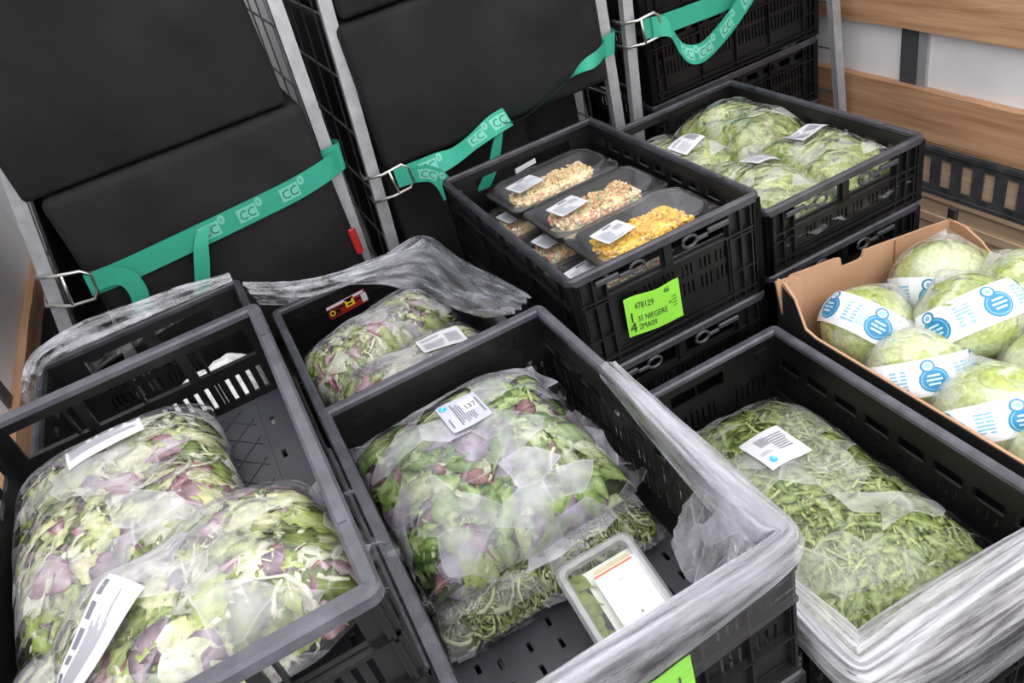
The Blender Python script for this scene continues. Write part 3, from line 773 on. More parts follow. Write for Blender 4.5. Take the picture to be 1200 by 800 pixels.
def lab_long(fn, rg, t):
    E = [('r', .04, .3, .80, .92, 1), ('r', .36, .42, .80, .92, 1), ('r', .46, .60, .80, .92, 1), ('r', .66, .78, .80, .92, 1), ('r', .83, .95, .80, .92, 1)]
    E += rnd_lines(rg, .05, .95, .34, .74, 7, 2, .5)
    return printed('label', fn, E, [PAPER, INKG, mat('pale_grey_print', (156, 158, 168), .5)], t, 10)
def lab_globe(fn, rg, t):
    E = [('c', .14, .84, .09, .10, 2), ('c', .16, .87, .045, .04, 3, .0014), ('c', .11, .79, .03, .03, 3, .0014)]
    E += rnd_lines(rg, .30, .34, .1, .86, 1, 1, 1)+[('r', .30+i*.055, .325+i*.055, .12+.05*(i % 3), .8-.06*(i % 2), 1) for i in range(8)]
    E += [('r', .08, .12, .12, .42, 1), ('r', .50, .88, .42, .86, 4)]
    E += [('t', '137', .56, .52, .2, .24, 5), ('r', .93, .95, .2, .8, 1), ('r', .90, .915, .2, .8, 1)]
    return printed('label', fn, E, [PAPERG, INKG, CYAN, CYANL, PAPER, INK], t, 10, corner=.5)
def lab_white(fn, rg, t):
    E = rnd_lines(rg, .08, .6, .15, .6, 6, 1, .45)+barcode(rg, .62, .92, .2, .75, 2)+[('r', .08, .5, .72, .84, 1)]
    return printed('label', fn, E, [PAPER, mat('pale_grey_print', (156, 158, 168), .5), INKG], t, 10, corner=.25)
def lab_rocket(fn, rg, t):
    E = [('c', .2, .2, .07, .09, 2), ('c', .22, .22, .035, .04, 3, .0014)]+barcode(rg, .25, .5, .6, .85, 1)+rnd_lines(rg, .5, .92, .35, .85, 7, 1, .4)+rnd_lines(rg, .1, .45, .4, .5, 2, 4, .4)
    return printed('label', fn, E, [PAPER, INKG, CYAN, CYANL, mat('pale_grey_print', (156, 158, 168), .5)], t, 12, corner=.2)
LABELS = dict(long=lab_long, globe=lab_globe, white=lab_white, rocket=lab_rocket)

# front left crate
bag('salad_bag', 'mixed salad bag with a text label at its top edge, back of shallow crate', None, -.273, .835, .958, .05, .262, .335, .112, 'mix', 11, 1500, 60, labels=[(.012, .07, .10, .092, .042, 'long')], flap=(1.2, .6))
bag('salad_bag', 'mixed salad bag bulging over the front rim of the shallow crate, label on its left', None, -.188, .588, .985, .16, .285, .205, .118, 'mix', 12, 1300, 55, labels=[(-.088, -.008, .50, .118, .05, 'long')], flap=(.8, .6, 1.5, .8), tilt=(-.05, -.04))
bag('salad_bag', 'mixed salad bag partly cut off in the lower left corner, under its neighbour', None, -.352, .585, .958, 1.5, .19, .105, .085, 'mix', 13, 500, 16)
# centre crate
bag('salad_bag', 'lower leaf salad bag beneath the labelled one in the deep centre crate', None, .158, .900, .658, 0, .345, .19, .100, 'leaf', 21, 350, 12)
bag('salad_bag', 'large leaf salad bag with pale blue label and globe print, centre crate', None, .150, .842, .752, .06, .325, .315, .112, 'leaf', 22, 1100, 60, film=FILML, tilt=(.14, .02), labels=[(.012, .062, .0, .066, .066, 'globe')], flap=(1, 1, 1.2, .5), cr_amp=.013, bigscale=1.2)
bag('courgette_bag', 'bag of pale spiralised courgette in front of the leaf salad, centre crate', None, .162, .738, .658, .02, .352, .150, .088, 'noodle', 23, 900, 30, flap=(.6, .5))
# right crate
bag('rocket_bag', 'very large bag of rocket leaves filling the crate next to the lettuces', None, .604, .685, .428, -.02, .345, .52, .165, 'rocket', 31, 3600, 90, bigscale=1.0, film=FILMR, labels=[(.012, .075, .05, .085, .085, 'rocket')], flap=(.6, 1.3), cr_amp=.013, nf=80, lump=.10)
# rear crate
bag('salad_bag', 'mixed salad bag standing highest in the rear crate below the black box', None, .135, 1.415, .66, .32, .34, .17, .125, 'mix', 41, 900, 30, tilt=(.12, 0))
bag('salad_bag', 'mixed salad bag with white label lying against the back of the deep centre crate', None, .165, 1.21, .652, .05, .33, .25, .122, 'mix', 42, 900, 28, labels=[(.07, .025, -.02, .09, .055, 'white')])
# spinach crate
Gs = 'spinach bags in the right rear crate'
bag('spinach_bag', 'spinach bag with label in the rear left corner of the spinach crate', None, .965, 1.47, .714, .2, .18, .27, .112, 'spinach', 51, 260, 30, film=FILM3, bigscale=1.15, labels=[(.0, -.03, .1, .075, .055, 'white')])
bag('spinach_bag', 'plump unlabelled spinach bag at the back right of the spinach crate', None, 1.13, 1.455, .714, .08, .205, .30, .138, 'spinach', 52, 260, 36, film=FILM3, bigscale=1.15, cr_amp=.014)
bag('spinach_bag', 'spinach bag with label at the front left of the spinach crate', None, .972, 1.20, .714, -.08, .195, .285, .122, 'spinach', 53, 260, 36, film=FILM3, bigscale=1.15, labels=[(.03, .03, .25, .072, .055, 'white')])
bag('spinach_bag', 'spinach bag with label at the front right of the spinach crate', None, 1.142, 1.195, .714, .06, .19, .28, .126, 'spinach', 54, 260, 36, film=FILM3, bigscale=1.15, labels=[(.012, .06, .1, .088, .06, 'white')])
# ------------------------------------------------------------------ prepared food trays
def rrect(lx, ly, r, n=6):
    P = []
    for cx, cy, a0 in ((lx/2-r, ly/2-r, 0), (-lx/2+r, ly/2-r, 90), (-lx/2+r, -ly/2+r, 180), (lx/2-r, -ly/2+r, 270)):
        for q in range(n+1):
            a = math.radians(a0+q*90/n); P.append((cx+r*math.cos(a), cy+r*math.sin(a)))
    return P
def loft(mb, rings, cap0=False, cap1=False, mi=0):
    n = len(rings[0]); vs = [p for R_ in rings for p in R_]; fs = []
    for i in range(len(rings)-1):
        for j in range(n): fs.append((i*n+j, i*n+(j+1) % n, (i+1)*n+(j+1) % n, (i+1)*n+j))
    if cap0: fs.append(tuple(range(n))[::-1])
    if cap1: fs.append(tuple((len(rings)-1)*n+j for j in range(n)))
    return mb.add(vs, fs, mi)
def ring(lx, ly, r, z, n=6): return [(x, y, z) for x, y in rrect(lx, ly, r, n)]
FOODP = dict(
    pasta=[(4, (246, 222, 176)), (3, (240, 208, 148)), (2, (250, 234, 204)), (.6, (226, 150, 112))],
    mixed=[(4, (232, 216, 170)), (1.6, (228, 140, 112)), (1.4, (176, 184, 124)), (2.4, (238, 176, 132)), (1.5, (244, 226, 196))],
    corn=[(5, (250, 204, 72)), (3, (246, 186, 52)), (2, (252, 220, 120)), (.3, (220, 130, 60))])
def food_tray(label, cx, cy, z, rz, kind, seed, tilt=0):
    LX, LY, H = .272, .158, .048
    t = thing('food_tray', label, 'food tray', (cx, cy, z), rz, 'prepared food trays'); t.rotation_euler = (tilt, 0, rz)
    mb = MB(); loft(mb, [ring(LX-.04, LY-.03, .04, 0), ring(LX-.022, LY-.018, .045, .034), ring(LX-.004, LY-.004, .02, .035), ring(LX, LY, .02, .037), ring(LX, LY, .02, .032)], True)
    part('tray', mb, DISHB, t, True)
    r = np.random.RandomState(seed); pal = FOODP[kind]; wt = np.array([p[0] for p in pal], float); wt /= wt.sum()
    Vs = []; Fs = []; Cs = []; o = 0
    bm = bmesh.new(); bmesh.ops.create_icosphere(bm, subdivisions=1, radius=1); bv = np.array([v.co[:] for v in bm.verts]); bf = np.array([[v.index for v in f.verts] for f in bm.faces]); bm.free()
    for i in range(1500):
        while True:
            x, y = r.uniform(-1, 1, 2)
            if x**4+y**4 < .85 and y < .42-.12*math.sin(5*x+seed) and x < .82: break
        s = r.uniform(.0025, .0050); sc = np.array((1.5, 1, .8))*s*r.uniform(.7, 1.2, 3)
        P = (bv*sc) @ rotm(r, .8).T
        hz = .033+.012*(1-max(abs(x), abs(y))**2)+.004*math.sin(9*x+seed)
        if x > .25: hz -= .006*(x-.25)
        P = P+np.array((x*(LX/2-.03), y*(LY/2-.025), hz*r.uniform(.6, 1)))
        c = np.array(lin(*pal[r.choice(len(pal), p=wt)][1]))*r.uniform(.8, 1.1)
        Vs.append(P); Fs.append(bf+o); Cs.append(np.clip(np.tile(c, (len(P), 1)), 0, 1)); o += len(P)
    g = 16; uu = np.linspace(-1, 1, g); Xg, Yg = np.meshgrid(uu*.86-.05, uu*.62-.28, indexing='ij')
    Zg = (.026+.010*(1-np.maximum(np.abs(uu)[:, None], np.abs(uu)[None, :])**2))*(np.maximum(np.abs(uu)[:, None], np.abs(uu)[None, :]) < .99)+.004
    Vs.append(np.stack([Xg*(LX/2-.03), Yg*(LY/2-.025), Zg], -1).reshape(-1, 3)); I = np.arange(g*g).reshape(g, g)
    Fq = np.stack([I[:-1, :-1], I[1:, :-1], I[1:, 1:]], -1).reshape(-1, 3); Fr = np.stack([I[:-1, :-1], I[1:, 1:], I[:-1, 1:]], -1).reshape(-1, 3)
    Fs += [Fq+o, Fr+o]; Cs.append(np.tile(np.array(lin(*pal[0][1])), (g*g, 1)))
    so = link('food', colmesh('food', np.concatenate(Vs), np.concatenate(Fs), np.concatenate(Cs), FOODM), t); so['kind'] = 'stuff'
    mb = MB(); loft(mb, [ring(LX+.003, LY+.003, .02, .034), ring(LX+.003, LY+.003, .02, .039), ring(LX-.016, LY-.014, .045, .040), ring(LX-.018, LY-.016, .045, .046), ring(LX-.026, LY-.024, .042, .0525), ring(LX-.034, LY-.032, .04, .0535), ring(LX-.05, LY-.05, .03, .0525)], False, True)
    part('lid', mb, LIDF, t, True)
    rg = random.Random(seed)
    def fn(u, v, o):
        a = (u-.5)*.072; b = (v-.5)*.056
        return (-.066+a*.985-b*.17, -.004+a*.17+b*.985, .0545+o)
    E = rnd_lines(rg, .08, .55, .18, .75, 6, 1, .5)+[('r', .56, .95, .45, .75, 2)]+barcode(rg, .6, .9, .48, .72, 3, 7)+[('r', .4, .7, .82, .92, 3), ('r', .1, .6, .06, .12, 1)]
    printed('label', fn, E, [mat('silver_grey_label', (204, 206, 212), .4), mat('pale_grey_print', (156, 158, 168), .5), PAPER, INKG], t, 6, corner=.4)
    return t
food_tray('food tray of pale pasta salad under a clear lid, rearmost of the three', .640, 1.486, .832, .02, 'pasta', 1, -.02)
food_tray('food tray of mixed salad with red and green bits, middle of the three', .654, 1.322, .829, .02, 'mixed', 2)
food_tray('food tray of bright yellow salad under a clear lid, nearest of the three', .660, 1.158, .828, .02, 'corn', 3)
for k, (x, y, z, kd, lb) in enumerate(((.60, 1.486, .776, 'pasta', 'food tray directly under the pale pasta one'), (.605, 1.322, .776, 'mixed', 'food tray directly under the mixed salad one'), (.590, 1.158, .776, 'mixed', 'food tray directly under the bright yellow one, shifted left'),
                                       (.63, 1.486, .7175, 'pasta', 'lowest food tray in the rear pile of the crate'), (.63, 1.322, .7175, 'mixed', 'lowest food tray in the middle pile of the crate'), (.635, 1.158, .7175, 'corn', 'lowest food tray in the front pile of the crate'))):
    food_tray(lb, x, y, z, 0, kd, 10+k)

# clear clamshell tray
t = thing('clear_tray', 'clear plastic tray with white label and green contents, leaning in the centre crate', 'plastic tray', (.217, .590, .684), -.02)
t.rotation_euler = (.22, -.04, -.03)
LX, LY = .116, .162
mb = MB(); loft(mb, [ring(LX-.02, LY-.02, .014, 0), ring(LX-.008, LY-.008, .016, .036), ring(LX, LY, .016, .037), ring(LX, LY, .016, .040)], True)
part('tray', mb, LIDM, t, True)
mb = MB(); loft(mb, [ring(LX+.003, LY+.003, .017, .038), ring(LX+.003, LY+.003, .017, .043), ring(LX-.006, LY-.006, .014, .046), ring(LX-.020, LY-.020, .01, .046), ring(LX-.026, LY-.026, .008, .040)], False, False)
part('lid_rim', mb, film_mat('clear_rigid_rim', .18, .95, .07, .34), t, False)
mb = MB(); mb.grid(lambda u, v: ((u-.5)*(LX-.026), (v-.5)*(LY-.026), .040+.0008*math.sin(u*6)), 4, 4); part('lid', mb, LIDM, t)
E = [('r', .0, .9, .955, .985, 1), ('t', '||| ||', .42, .76, .07, .06, 2), ('r', .45, .49, .25, .28, 2), ('r', .60, .9, .03, .2, 3)]
printed('label', lambda u, v, o: (-.016+.066*u, -.052+.098*v, .0415+o), E, [mat('bright_white_label', (246, 246, 244), .4), REDL, INKG, mat('pale_grey_print', (156, 158, 168), .5)], t, 4)
printed('back_label', lambda u, v, o: (-.026+.078*u, -.066+.128*v, .030+o), [('r', .2, .9, .86, .96, 1)], [mat('cream_insert', (214, 218, 206), .5), mat('pale_beige_print', (214, 190, 150), .5)], t, 4)
rr_ = np.random.RandomState(77)
for k in range(9):
    V, F, rib = PR['oval'][k % 3]
    P = (V*rr_.uniform(.035, .05)) @ rotm(rr_, .35).T+np.array((-.040+rr_.uniform(-.004, .006), -.06+.014*k, .033)); P[:, 0] = np.clip(P[:, 0], -.054, .05); P[:, 1] = np.clip(P[:, 1], -.07, .07); P[:, 2] = np.clip(P[:, 2], .01, .037)
    c = np.array(lin(136, 158, 56))*rr_.uniform(.6, 1.1); link('leaf', colmesh('leaf', P, F, np.tile(c, (len(P), 1)), LEAFM), t)

# pale crumpled bag in the crate under the shallow one
mb = MB(); crm = crumple(99, 6, (.03, .09))
mb.grid(lambda u, v: (-.36+.285*u, 1.10+.30*v, .74+(.09+.10*u)*(max(0, (1-abs(2*u-1)**3)*(1-abs(2*v-1)**3)))**.4+.02*float(crm(u*.3, v*.3))), 40, 40)
mb.grid(lambda u, v: (-.36+.285*u, 1.10+.30*v, .738), 2, 2)
o = part('plastic_bag', mb, mat('pale_film_bag', (206, 206, 206), .25, var=.4, vscale=25, rgb2=(238, 238, 238)), None, False)
tag(o, 'pale crumpled plastic bag seen through the slots of the shallow crate', 'plastic bag')

# ------------------------------------------------------------------ lettuce carton
t = thing('cardboard_carton', 'brown cardboard carton with cut-away side holding bagged iceberg lettuces', 'carton', (.832, .99, .446))
def wallpoly(pts, th, ax, mi=0):
    """polygon in (a,z), extruded th along the other axis"""
    mb = MB(); n = len(pts)
    f = (lambda a, z, d: (a, d, z)) if ax == 'x' else (lambda a, z, d: (d, a, z))
    vs = [f(a, z, 0) for a, z in pts]+[f(a, z, th) for a, z in pts]
    mb.add(vs, [tuple(range(n)), tuple(range(n, 2*n))[::-1]]+[(i, (i+1) % n, n+(i+1) % n, n+i) for i in range(n)], mi); return mb
CW, CD = .452, .57
part('bottom', MB().box(0, CW, -CD, 0, 0, .006), CARD, t)
part('rear_panel', wallpoly([(0, 0), (CW, 0), (CW, .212), (.40, .222), (.235, .247), (.213, .251), (.208, .236), (.200, .234), (.163, .238), (.155, .244), (.152, .262), (.14, .266), (.03, .281), (.012, .262), (0, .25)], -.005, 'x'), CARD, t)
part('rear_panel_crease', MB().box(.292, .296, -.0065, -.0045, .01, .236).box(.036, .0375, -.0062, -.0045, .01, .27), mat('brown_crease', (140, 98, 68), .8), t)
part('left_panel', wallpoly([(0, 0), (-CD, 0), (-CD, .196), (-.10, .198), (-.072, .205), (-.058, .235), (-.045, .262), (-.02, .283), (0, .285)], .005, 'y'), CARD, t)
part('left_panel_print', wallpoly([(-.0, .0), (-CD, 0), (-CD, .194), (-.10, .196), (-.072, .203), (-.058, .233), (-.045, .26), (0, .283)], -.0015, 'y'), CARDK, t)
part('corner_flap', wallpoly([(.0, .20), (.05, .20), (.05, .276), (.03, .284), (-.014, .292)], -.004, 'x'), CARD, t, loc=(0, -.010, 0))
part('right_panel', wallpoly([(0, 0), (-CD, 0), (-CD, .15), (-.12, .155), (-.08, .19), (-.04, .21), (0, .215)], .005, 'y'), CARD, t, loc=(CW-.005, 0, 0))
part('corner_post', MB().box(CW-.002, CW+.010, -.012, .004, .12, .236), CARDK, t)
part('front_panel', wallpoly([(0, 0), (CW, 0), (CW, .19), (0, .19)], -.005, 'x'), CARD, t, loc=(0, -CD+.005, 0))

# ------------------------------------------------------------------ lettuces
def lettuce(label, cx, cy, cz, R_, seed, axis, spin, bandw=.36, off=.05, span=1.15):
    """axis: unit vector of the wrapped-bag axis (the twisted tail points along it); band runs round the axis"""
    r = np.random.RandomState(seed)
    t = thing('iceberg_lettuce', label, 'lettuce', (cx, cy, cz), 0, 'bagged iceberg lettuces in the carton')
    ax = Vector(axis).normalized(); q = Vector((0, 0, 1)).rotation_difference(ax) @ __import__('mathutils').Quaternion((0, 0, 1), spin)
    t.rotation_mode = 'QUATERNION'; t.rotation_quaternion = q
    n1 = sine_noise(seed, 6, .25, .7); n2 = sine_noise(seed+1, 6, .6, 1.6)
    def rad(th, ph):
        x = np.cos(ph)*np.sin(th); y = np.sin(ph)*np.sin(th); z = np.cos(th)
        return 1+.05*n1(x*1.0+z, y-z*.6)+.035*np.abs(n2(x+z*.7, y+z*.5))
    def sph(th, ph, k): 
        rr = R_*k*float(rad(th, ph)); return (rr*math.cos(ph)*math.sin(th), rr*math.sin(ph)*math.sin(th), rr*math.cos(th)*.93)
    N, M_ = 40, 28
    V = [sph(PI*j/M_, 2*PI*i/N, .955) for j in range(M_+1) for i in range(N)]
    F = [(j*N+i, j*N+(i+1) % N, (j+1)*N+(i+1) % N, (j+1)*N+i) for j in range(M_) for i in range(N)]
    c = np.array(lin(196, 208, 128)); c2 = np.array(lin(226, 234, 186)); w_ = np.array([.5+.5*math.sin(9*p[0]/R_+5*p[2]/R_+seed) for p in V])[:, None]
    link('head', colmesh('head', V, F, c*(1-w_)+c2*w_, LEAFM), t)
    for k in range(7):   # overlapping wrapper leaves
        a0 = r.uniform(0, 2*PI); th0 = r.uniform(.5, 2.4); ra = r.uniform(.5, .85); tw = r.uniform(0, PI)
        n_ = 10; Vp = []; Cp = []
        cA = np.array(lin(*[(188, 202, 112), (210, 218, 148), (170, 188, 94), (224, 230, 176)][k % 4])); cB = np.array(lin(234, 238, 204))
        for i in range(n_+1):
            for j in range(n_+1):
                u = (i/n_-.5)*2; v = (j/n_-.5)*2; kk = max(abs(u), abs(v)); ll = math.hypot(u, v)
                if ll > 1e-6: u, v = u*kk/ll, v*kk/ll
                u2 = u*math.cos(tw)-v*math.sin(tw); v2 = u*math.sin(tw)+v*math.cos(tw)
                th = th0+u2*ra; ph = a0+v2*ra/max(.45, math.sin(th0))
                e = .985+.006*k+.022*math.sin(u*6+v*4+k)*kk-.04*(kk > .95)
                Vp.append(sph(th, ph, e)); rb = max(0, 1-abs(v)*6)*.9+.35*max(0, math.sin((abs(v)*2-u)*9))*(1-abs(v))
                Cp.append(np.clip(cA*(1-min(1, rb))+cB*min(1, rb), 0, 1))
        Fp = [(i*(n_+1)+j, (i+1)*(n_+1)+j, (i+1)*(n_+1)+j+1, i*(n_+1)+j+1) for i in range(n_) for j in range(n_)]
        link('wrapper_leaf', colmesh('wrapper_leaf', Vp, Fp, np.array(Cp), LEAFM), t)
    cu = crumple(seed+4, 6, (.5, 1.3))
    def fr(th, ph):
        x, y, z = math.cos(ph)*math.sin(th), math.sin(ph)*math.sin(th), math.cos(th)
        k = 1.03+.05*max(-.3, float(cu(np.float64(x+z*.6), np.float64(y-z*.4))))
        return k*R_, x, y, z
    def film(u, v):
        th = PI*u; ph = 2*PI*v; rr, x, y, z = fr(th, 2*PI*(v % 1))
        p = Vector((x*rr, y*rr, z*rr*.93))
        if u < .16:   # gathered tail
            k = u/.16; s = k**.8; p = Vector((p.x*(.35+.65*k)*(1+.25*math.sin(ph*9+seed)*(1-k)), p.y*(.35+.65*k)*(1+.25*math.cos(ph*7+seed)*(1-k)), p.z+R_*.22*(1-k)))
        return p
    mb = MB(); mb.grid(film, 36, 48); part('bag_film', mb, FILM2, t, True)
    # printed band on the film
    def bf(u, v, o):
        ph = (u-.5)*2*PI*span*.5; th = PI*(.5+off)+(.5-v)*bandw*2.0
        x, y, z = math.cos(ph)*math.sin(th), math.sin(ph)*math.sin(th), math.cos(th)
        rr = R_*(1.055+.03*float(cu(np.float64(x+z*.6), np.float64(y-z*.4))))+o
        return (x*rr, y*rr, z*rr*.93)
    E = []
    for k, u in enumerate((.12, .43, .74)):
        ru = .072; rv = .33
        E += [('c', u, .43, ru, rv, 1, .0008), ('c', u, .43, ru*.86, rv*.86, 2, .0010), ('c', u, .43, ru*.78, rv*.78, 1, .0012), ('c', u-.018, .80, ru*.5, rv*.5, 1, .0014), ('c', u-.018, .80, ru*.34, rv*.34, 0, .0017), ('c', u-.018, .80, ru*.2, rv*.2, 2, .0020)]+[('r', u-.03-.008*(q == 1), u+.028+.01*(q == 1), .30+q*.11, .35+q*.11, 3, .0022) for q in range(3)]
        if u+.1 < 1:
            for q in range(6): E.append(('r', u+.11, u+.185, .24+q*.095, .29+q*.095, 2))
            if k % 2:
                for q in range(7): E.append(('r', u+.195+q*.008, u+.198+q*.008, .25, .75, 2))
    printed('band', bf, E, [BANDW, BLUE, BLUEL, mat('white_blue_print', (190, 216, 230), .4)], t, 26)
    return t
LT = [('bagged iceberg lettuce leaning on the carton rear panel, band on its left side', .952, .880, .606, .090, 3, (.75, .1, .55), 3.0, .38, .0),
      ('bagged iceberg lettuce furthest back beside the carton right corner', 1.138, .880, .622, .092, 5, (.45, .35, .7), 3.9, .38, .12),
      ('bagged iceberg lettuce in the middle with its printed band facing up', 1.046, .748, .648, .090, 7, (.12, .65, .55), 4.75, .38, -.02),
      ('bagged iceberg lettuce by the low carton side with two blue logos', .922, .745, .600, .086, 9, (.25, .55, .75), 4.45, .38, .02),
      ('bagged iceberg lettuce with its band slipping to the carton rim, tail to the right', .926, .606, .598, .088, 11, (.30, .65, .65), 4.6, .36, .06),
      ('bagged iceberg lettuce at the right edge, second row, band on its right', 1.175, .735, .640, .090, 13, (-.1, .6, .6), 4.6, .38, .02),
      ('bagged iceberg lettuce at the right edge below the second row', 1.060, .590, .622, .088, 15, (.1, .5, .8), 4.9, .36, .12),
      ('bagged iceberg lettuce nearest the camera at the right edge', .928, .468, .600, .090, 17, (.1, .5, .85), 4.7, .36, .08)]
for a in LT: lettuce(*a[:5], a[5], a[6], a[7], a[8], a[9])

# ------------------------------------------------------------------ roll containers
def post_line(p, q, z0=.12, z1=1.72):
    (xa, za), (xb, zb) = p, q; k = (xa-xb)/(za-zb)
    return lambda z: xb+(z-zb)*k
def roll_cage(label, L, R_, y=1.80, depth=.72):
    t = thing('roll_container', label, 'roll container', ((L(.15)+R_(.15))/2, y+depth/2, 0), 0, 'roll containers along the back'); base = Vector(t.location)
    z1 = 1.72
    for f, nm in ((L, 0), (R_, 1)):
        for yy, front in ((y, True), (y+depth, False)):
            mb = MB(); a = Vector((f(.15), yy, .15))-base; b = Vector((f(z1), yy, z1))-base
            wx, wy = .0145, .011
            vs = []
            for p in (a, b):
                vs += [p+Vector((sx*wx, sy*wy, 0)) for sx, sy in ((-1, -1), (1, -1), (1, 1), (-1, 1))]
            mb.add(vs, [(0, 1, 5, 4), (1, 2, 6, 5), (2, 3, 7, 6), (3, 0, 4, 7), (4, 5, 6, 7), (3, 2, 1, 0)])
            part('post', mb, STEEL, t)
        mb = MB()
        z = .3
        while z < z1:
            mb.tube([Vector((f(z), y, z))-base, Vector((f(z), y+depth, z))-base], .0030, 5); z += .14
        for k in range(1, 5):
            yy = y+depth*k/5; mb.tube([Vector((f(.2), yy, .2))-base, Vector((f(z1), yy, z1))-base], .0025, 5)
        o = part('side_mesh', mb, WIRE, t); o['kind'] = 'stuff'
    a, b = L(.15), R_(.15)
    part('base_frame', MB().box(a-.01-base.x, b+.01-base.x, -depth/2, depth/2, .13, .16), STEEL, t)
    for sx in (a+.06, b-.06):
        for sy in (-depth/2+.07, depth/2-.07):
            mb = MB(); c = Vector((sx-base.x, sy, .0))
            mb.tube([(c.x-.014, c.y, .05), (c.x+.014, c.y, .05)], .05, 16); mb.box(c.x-.02, c.x+.02, c.y-.02, c.y+.02, .10, .13)
            part('caster', mb, BLACK, t)
    return t
P1L = post_line((-.363, 1.234), (-.450, .854)); P1R = post_line((.254, 1.348), (.226, .714))
P2L = post_line((.353, 1.317), (.304, .699)); P2R = post_line((1.007, 1.11), (1.005, .785))
P3L = post_line((1.082, 1.085), (1.064, .784)); P3R = post_line((1.762, .871), (1.790, .549))
K1 = roll_cage('roll container with two black foam boxes and a teal strap, left', P1L, P1R)
K2 = roll_cage('roll container with a sagging twisted teal strap, behind the prepared food crate', P2L, P2R)
K3 = roll_cage('roll container loaded with black slotted crates, beside the wooden wall planks', P3L, P3R)

def foam(label, x0, x1, y0, y1, z0, z1, lid=None, b=.012):
    c = ((x0+x1)/2, (y0+y1)/2, z0); hx, hy = (x1-x0)/2, (y1-y0)/2; H = z1-z0
    t = thing('insulated_box', label, 'insulated box', c, 0, 'black foam boxes in the roll containers')
    part('body', MB().bbox(-hx, hx, -hy, hy, 0, H-(.0 if not lid else lid+.003), b, 3), FOAM, t, True)
    if lid: part('lid', MB().bbox(-hx-.004, hx+.004, -hy-.006, hy, H-lid, H, b, 3), FOAM, t, True)
    return t
foam('big black foam box at upper left, overhanging the box below', -.372, .195, 1.774, 2.42, 1.150, 1.70)
foam('black foam box behind the flat teal strap, under the bigger one', -.348, .222, 1.759, 2.46, .62, 1.146, b=.022)
foam('black foam box at the bottom of the left roll container', -.34, .20, 1.78, 2.46, .165, .617)
foam('black foam box at the top of the middle roll container, mostly out of frame', .37, .985, 1.775, 2.46, 1.268, 1.66)
foam('black foam box behind the sagging teal strap in the middle roll container', .352, .985, 1.765, 2.46, .918, 1.262, b=.02)
foam('low black foam box in shadow at the bottom of the middle roll container', .35, .76, 1.84, 2.46, .165, .915)
foam('added dark filler box set back in the right half of the middle roll container', .775, .985, 1.98, 2.46, .165, .912)  # filler added to keep the background behind the mesh dark
SC = MB(); SC.add([Vector((P1L(z)+.022, yy, z))-Vector(K1.location) for z in (.17, 1.70) for yy in (1.83, 2.50)]+[Vector((P1L(z)+.019, yy, z))-Vector(K1.location) for z in (.17, 1.70) for yy in (1.83, 2.50)], [(0, 1, 3, 2), (4, 6, 7, 5), (0, 2, 6, 4), (1, 5, 7, 3), (0, 4, 5, 1), (2, 3, 7, 6)])
part('dark_side_fill', SC, FOAM, K1)  # dark sheet added so the gap behind the left mesh stays black
part('red_tag', MB().bbox(.207, .226, 1.750, 1.756, .765, .835, .004, 1), RED, None)
tag(bpy.data.objects['red_tag'], 'small red plastic tag on the black foam box by the post', 'tag')
for k, (z, H) in enumerate(((.372, .207), (.574, .2), (.770, .195), (.985, .213), (1.20, .213))):
    crate(['black slotted crate lowest in the right roll container', 'black slotted crate second from the bottom in the right roll container', 'black slotted crate in the right roll container, just below the teal loop', 'black slotted crate in the right roll container, behind the teal loop', 'black slotted crate at the top of the right roll container'][k], 1.140+.004*(k % 2), 2.236, z, H, 0, 'ribbed', rot90=True, clips=False)
part('support_board', MB().box(1.115, 1.745, 1.83, 2.24, .1605, .1645), BLACK, K3, loc=tuple(-Vector(K3.location)))

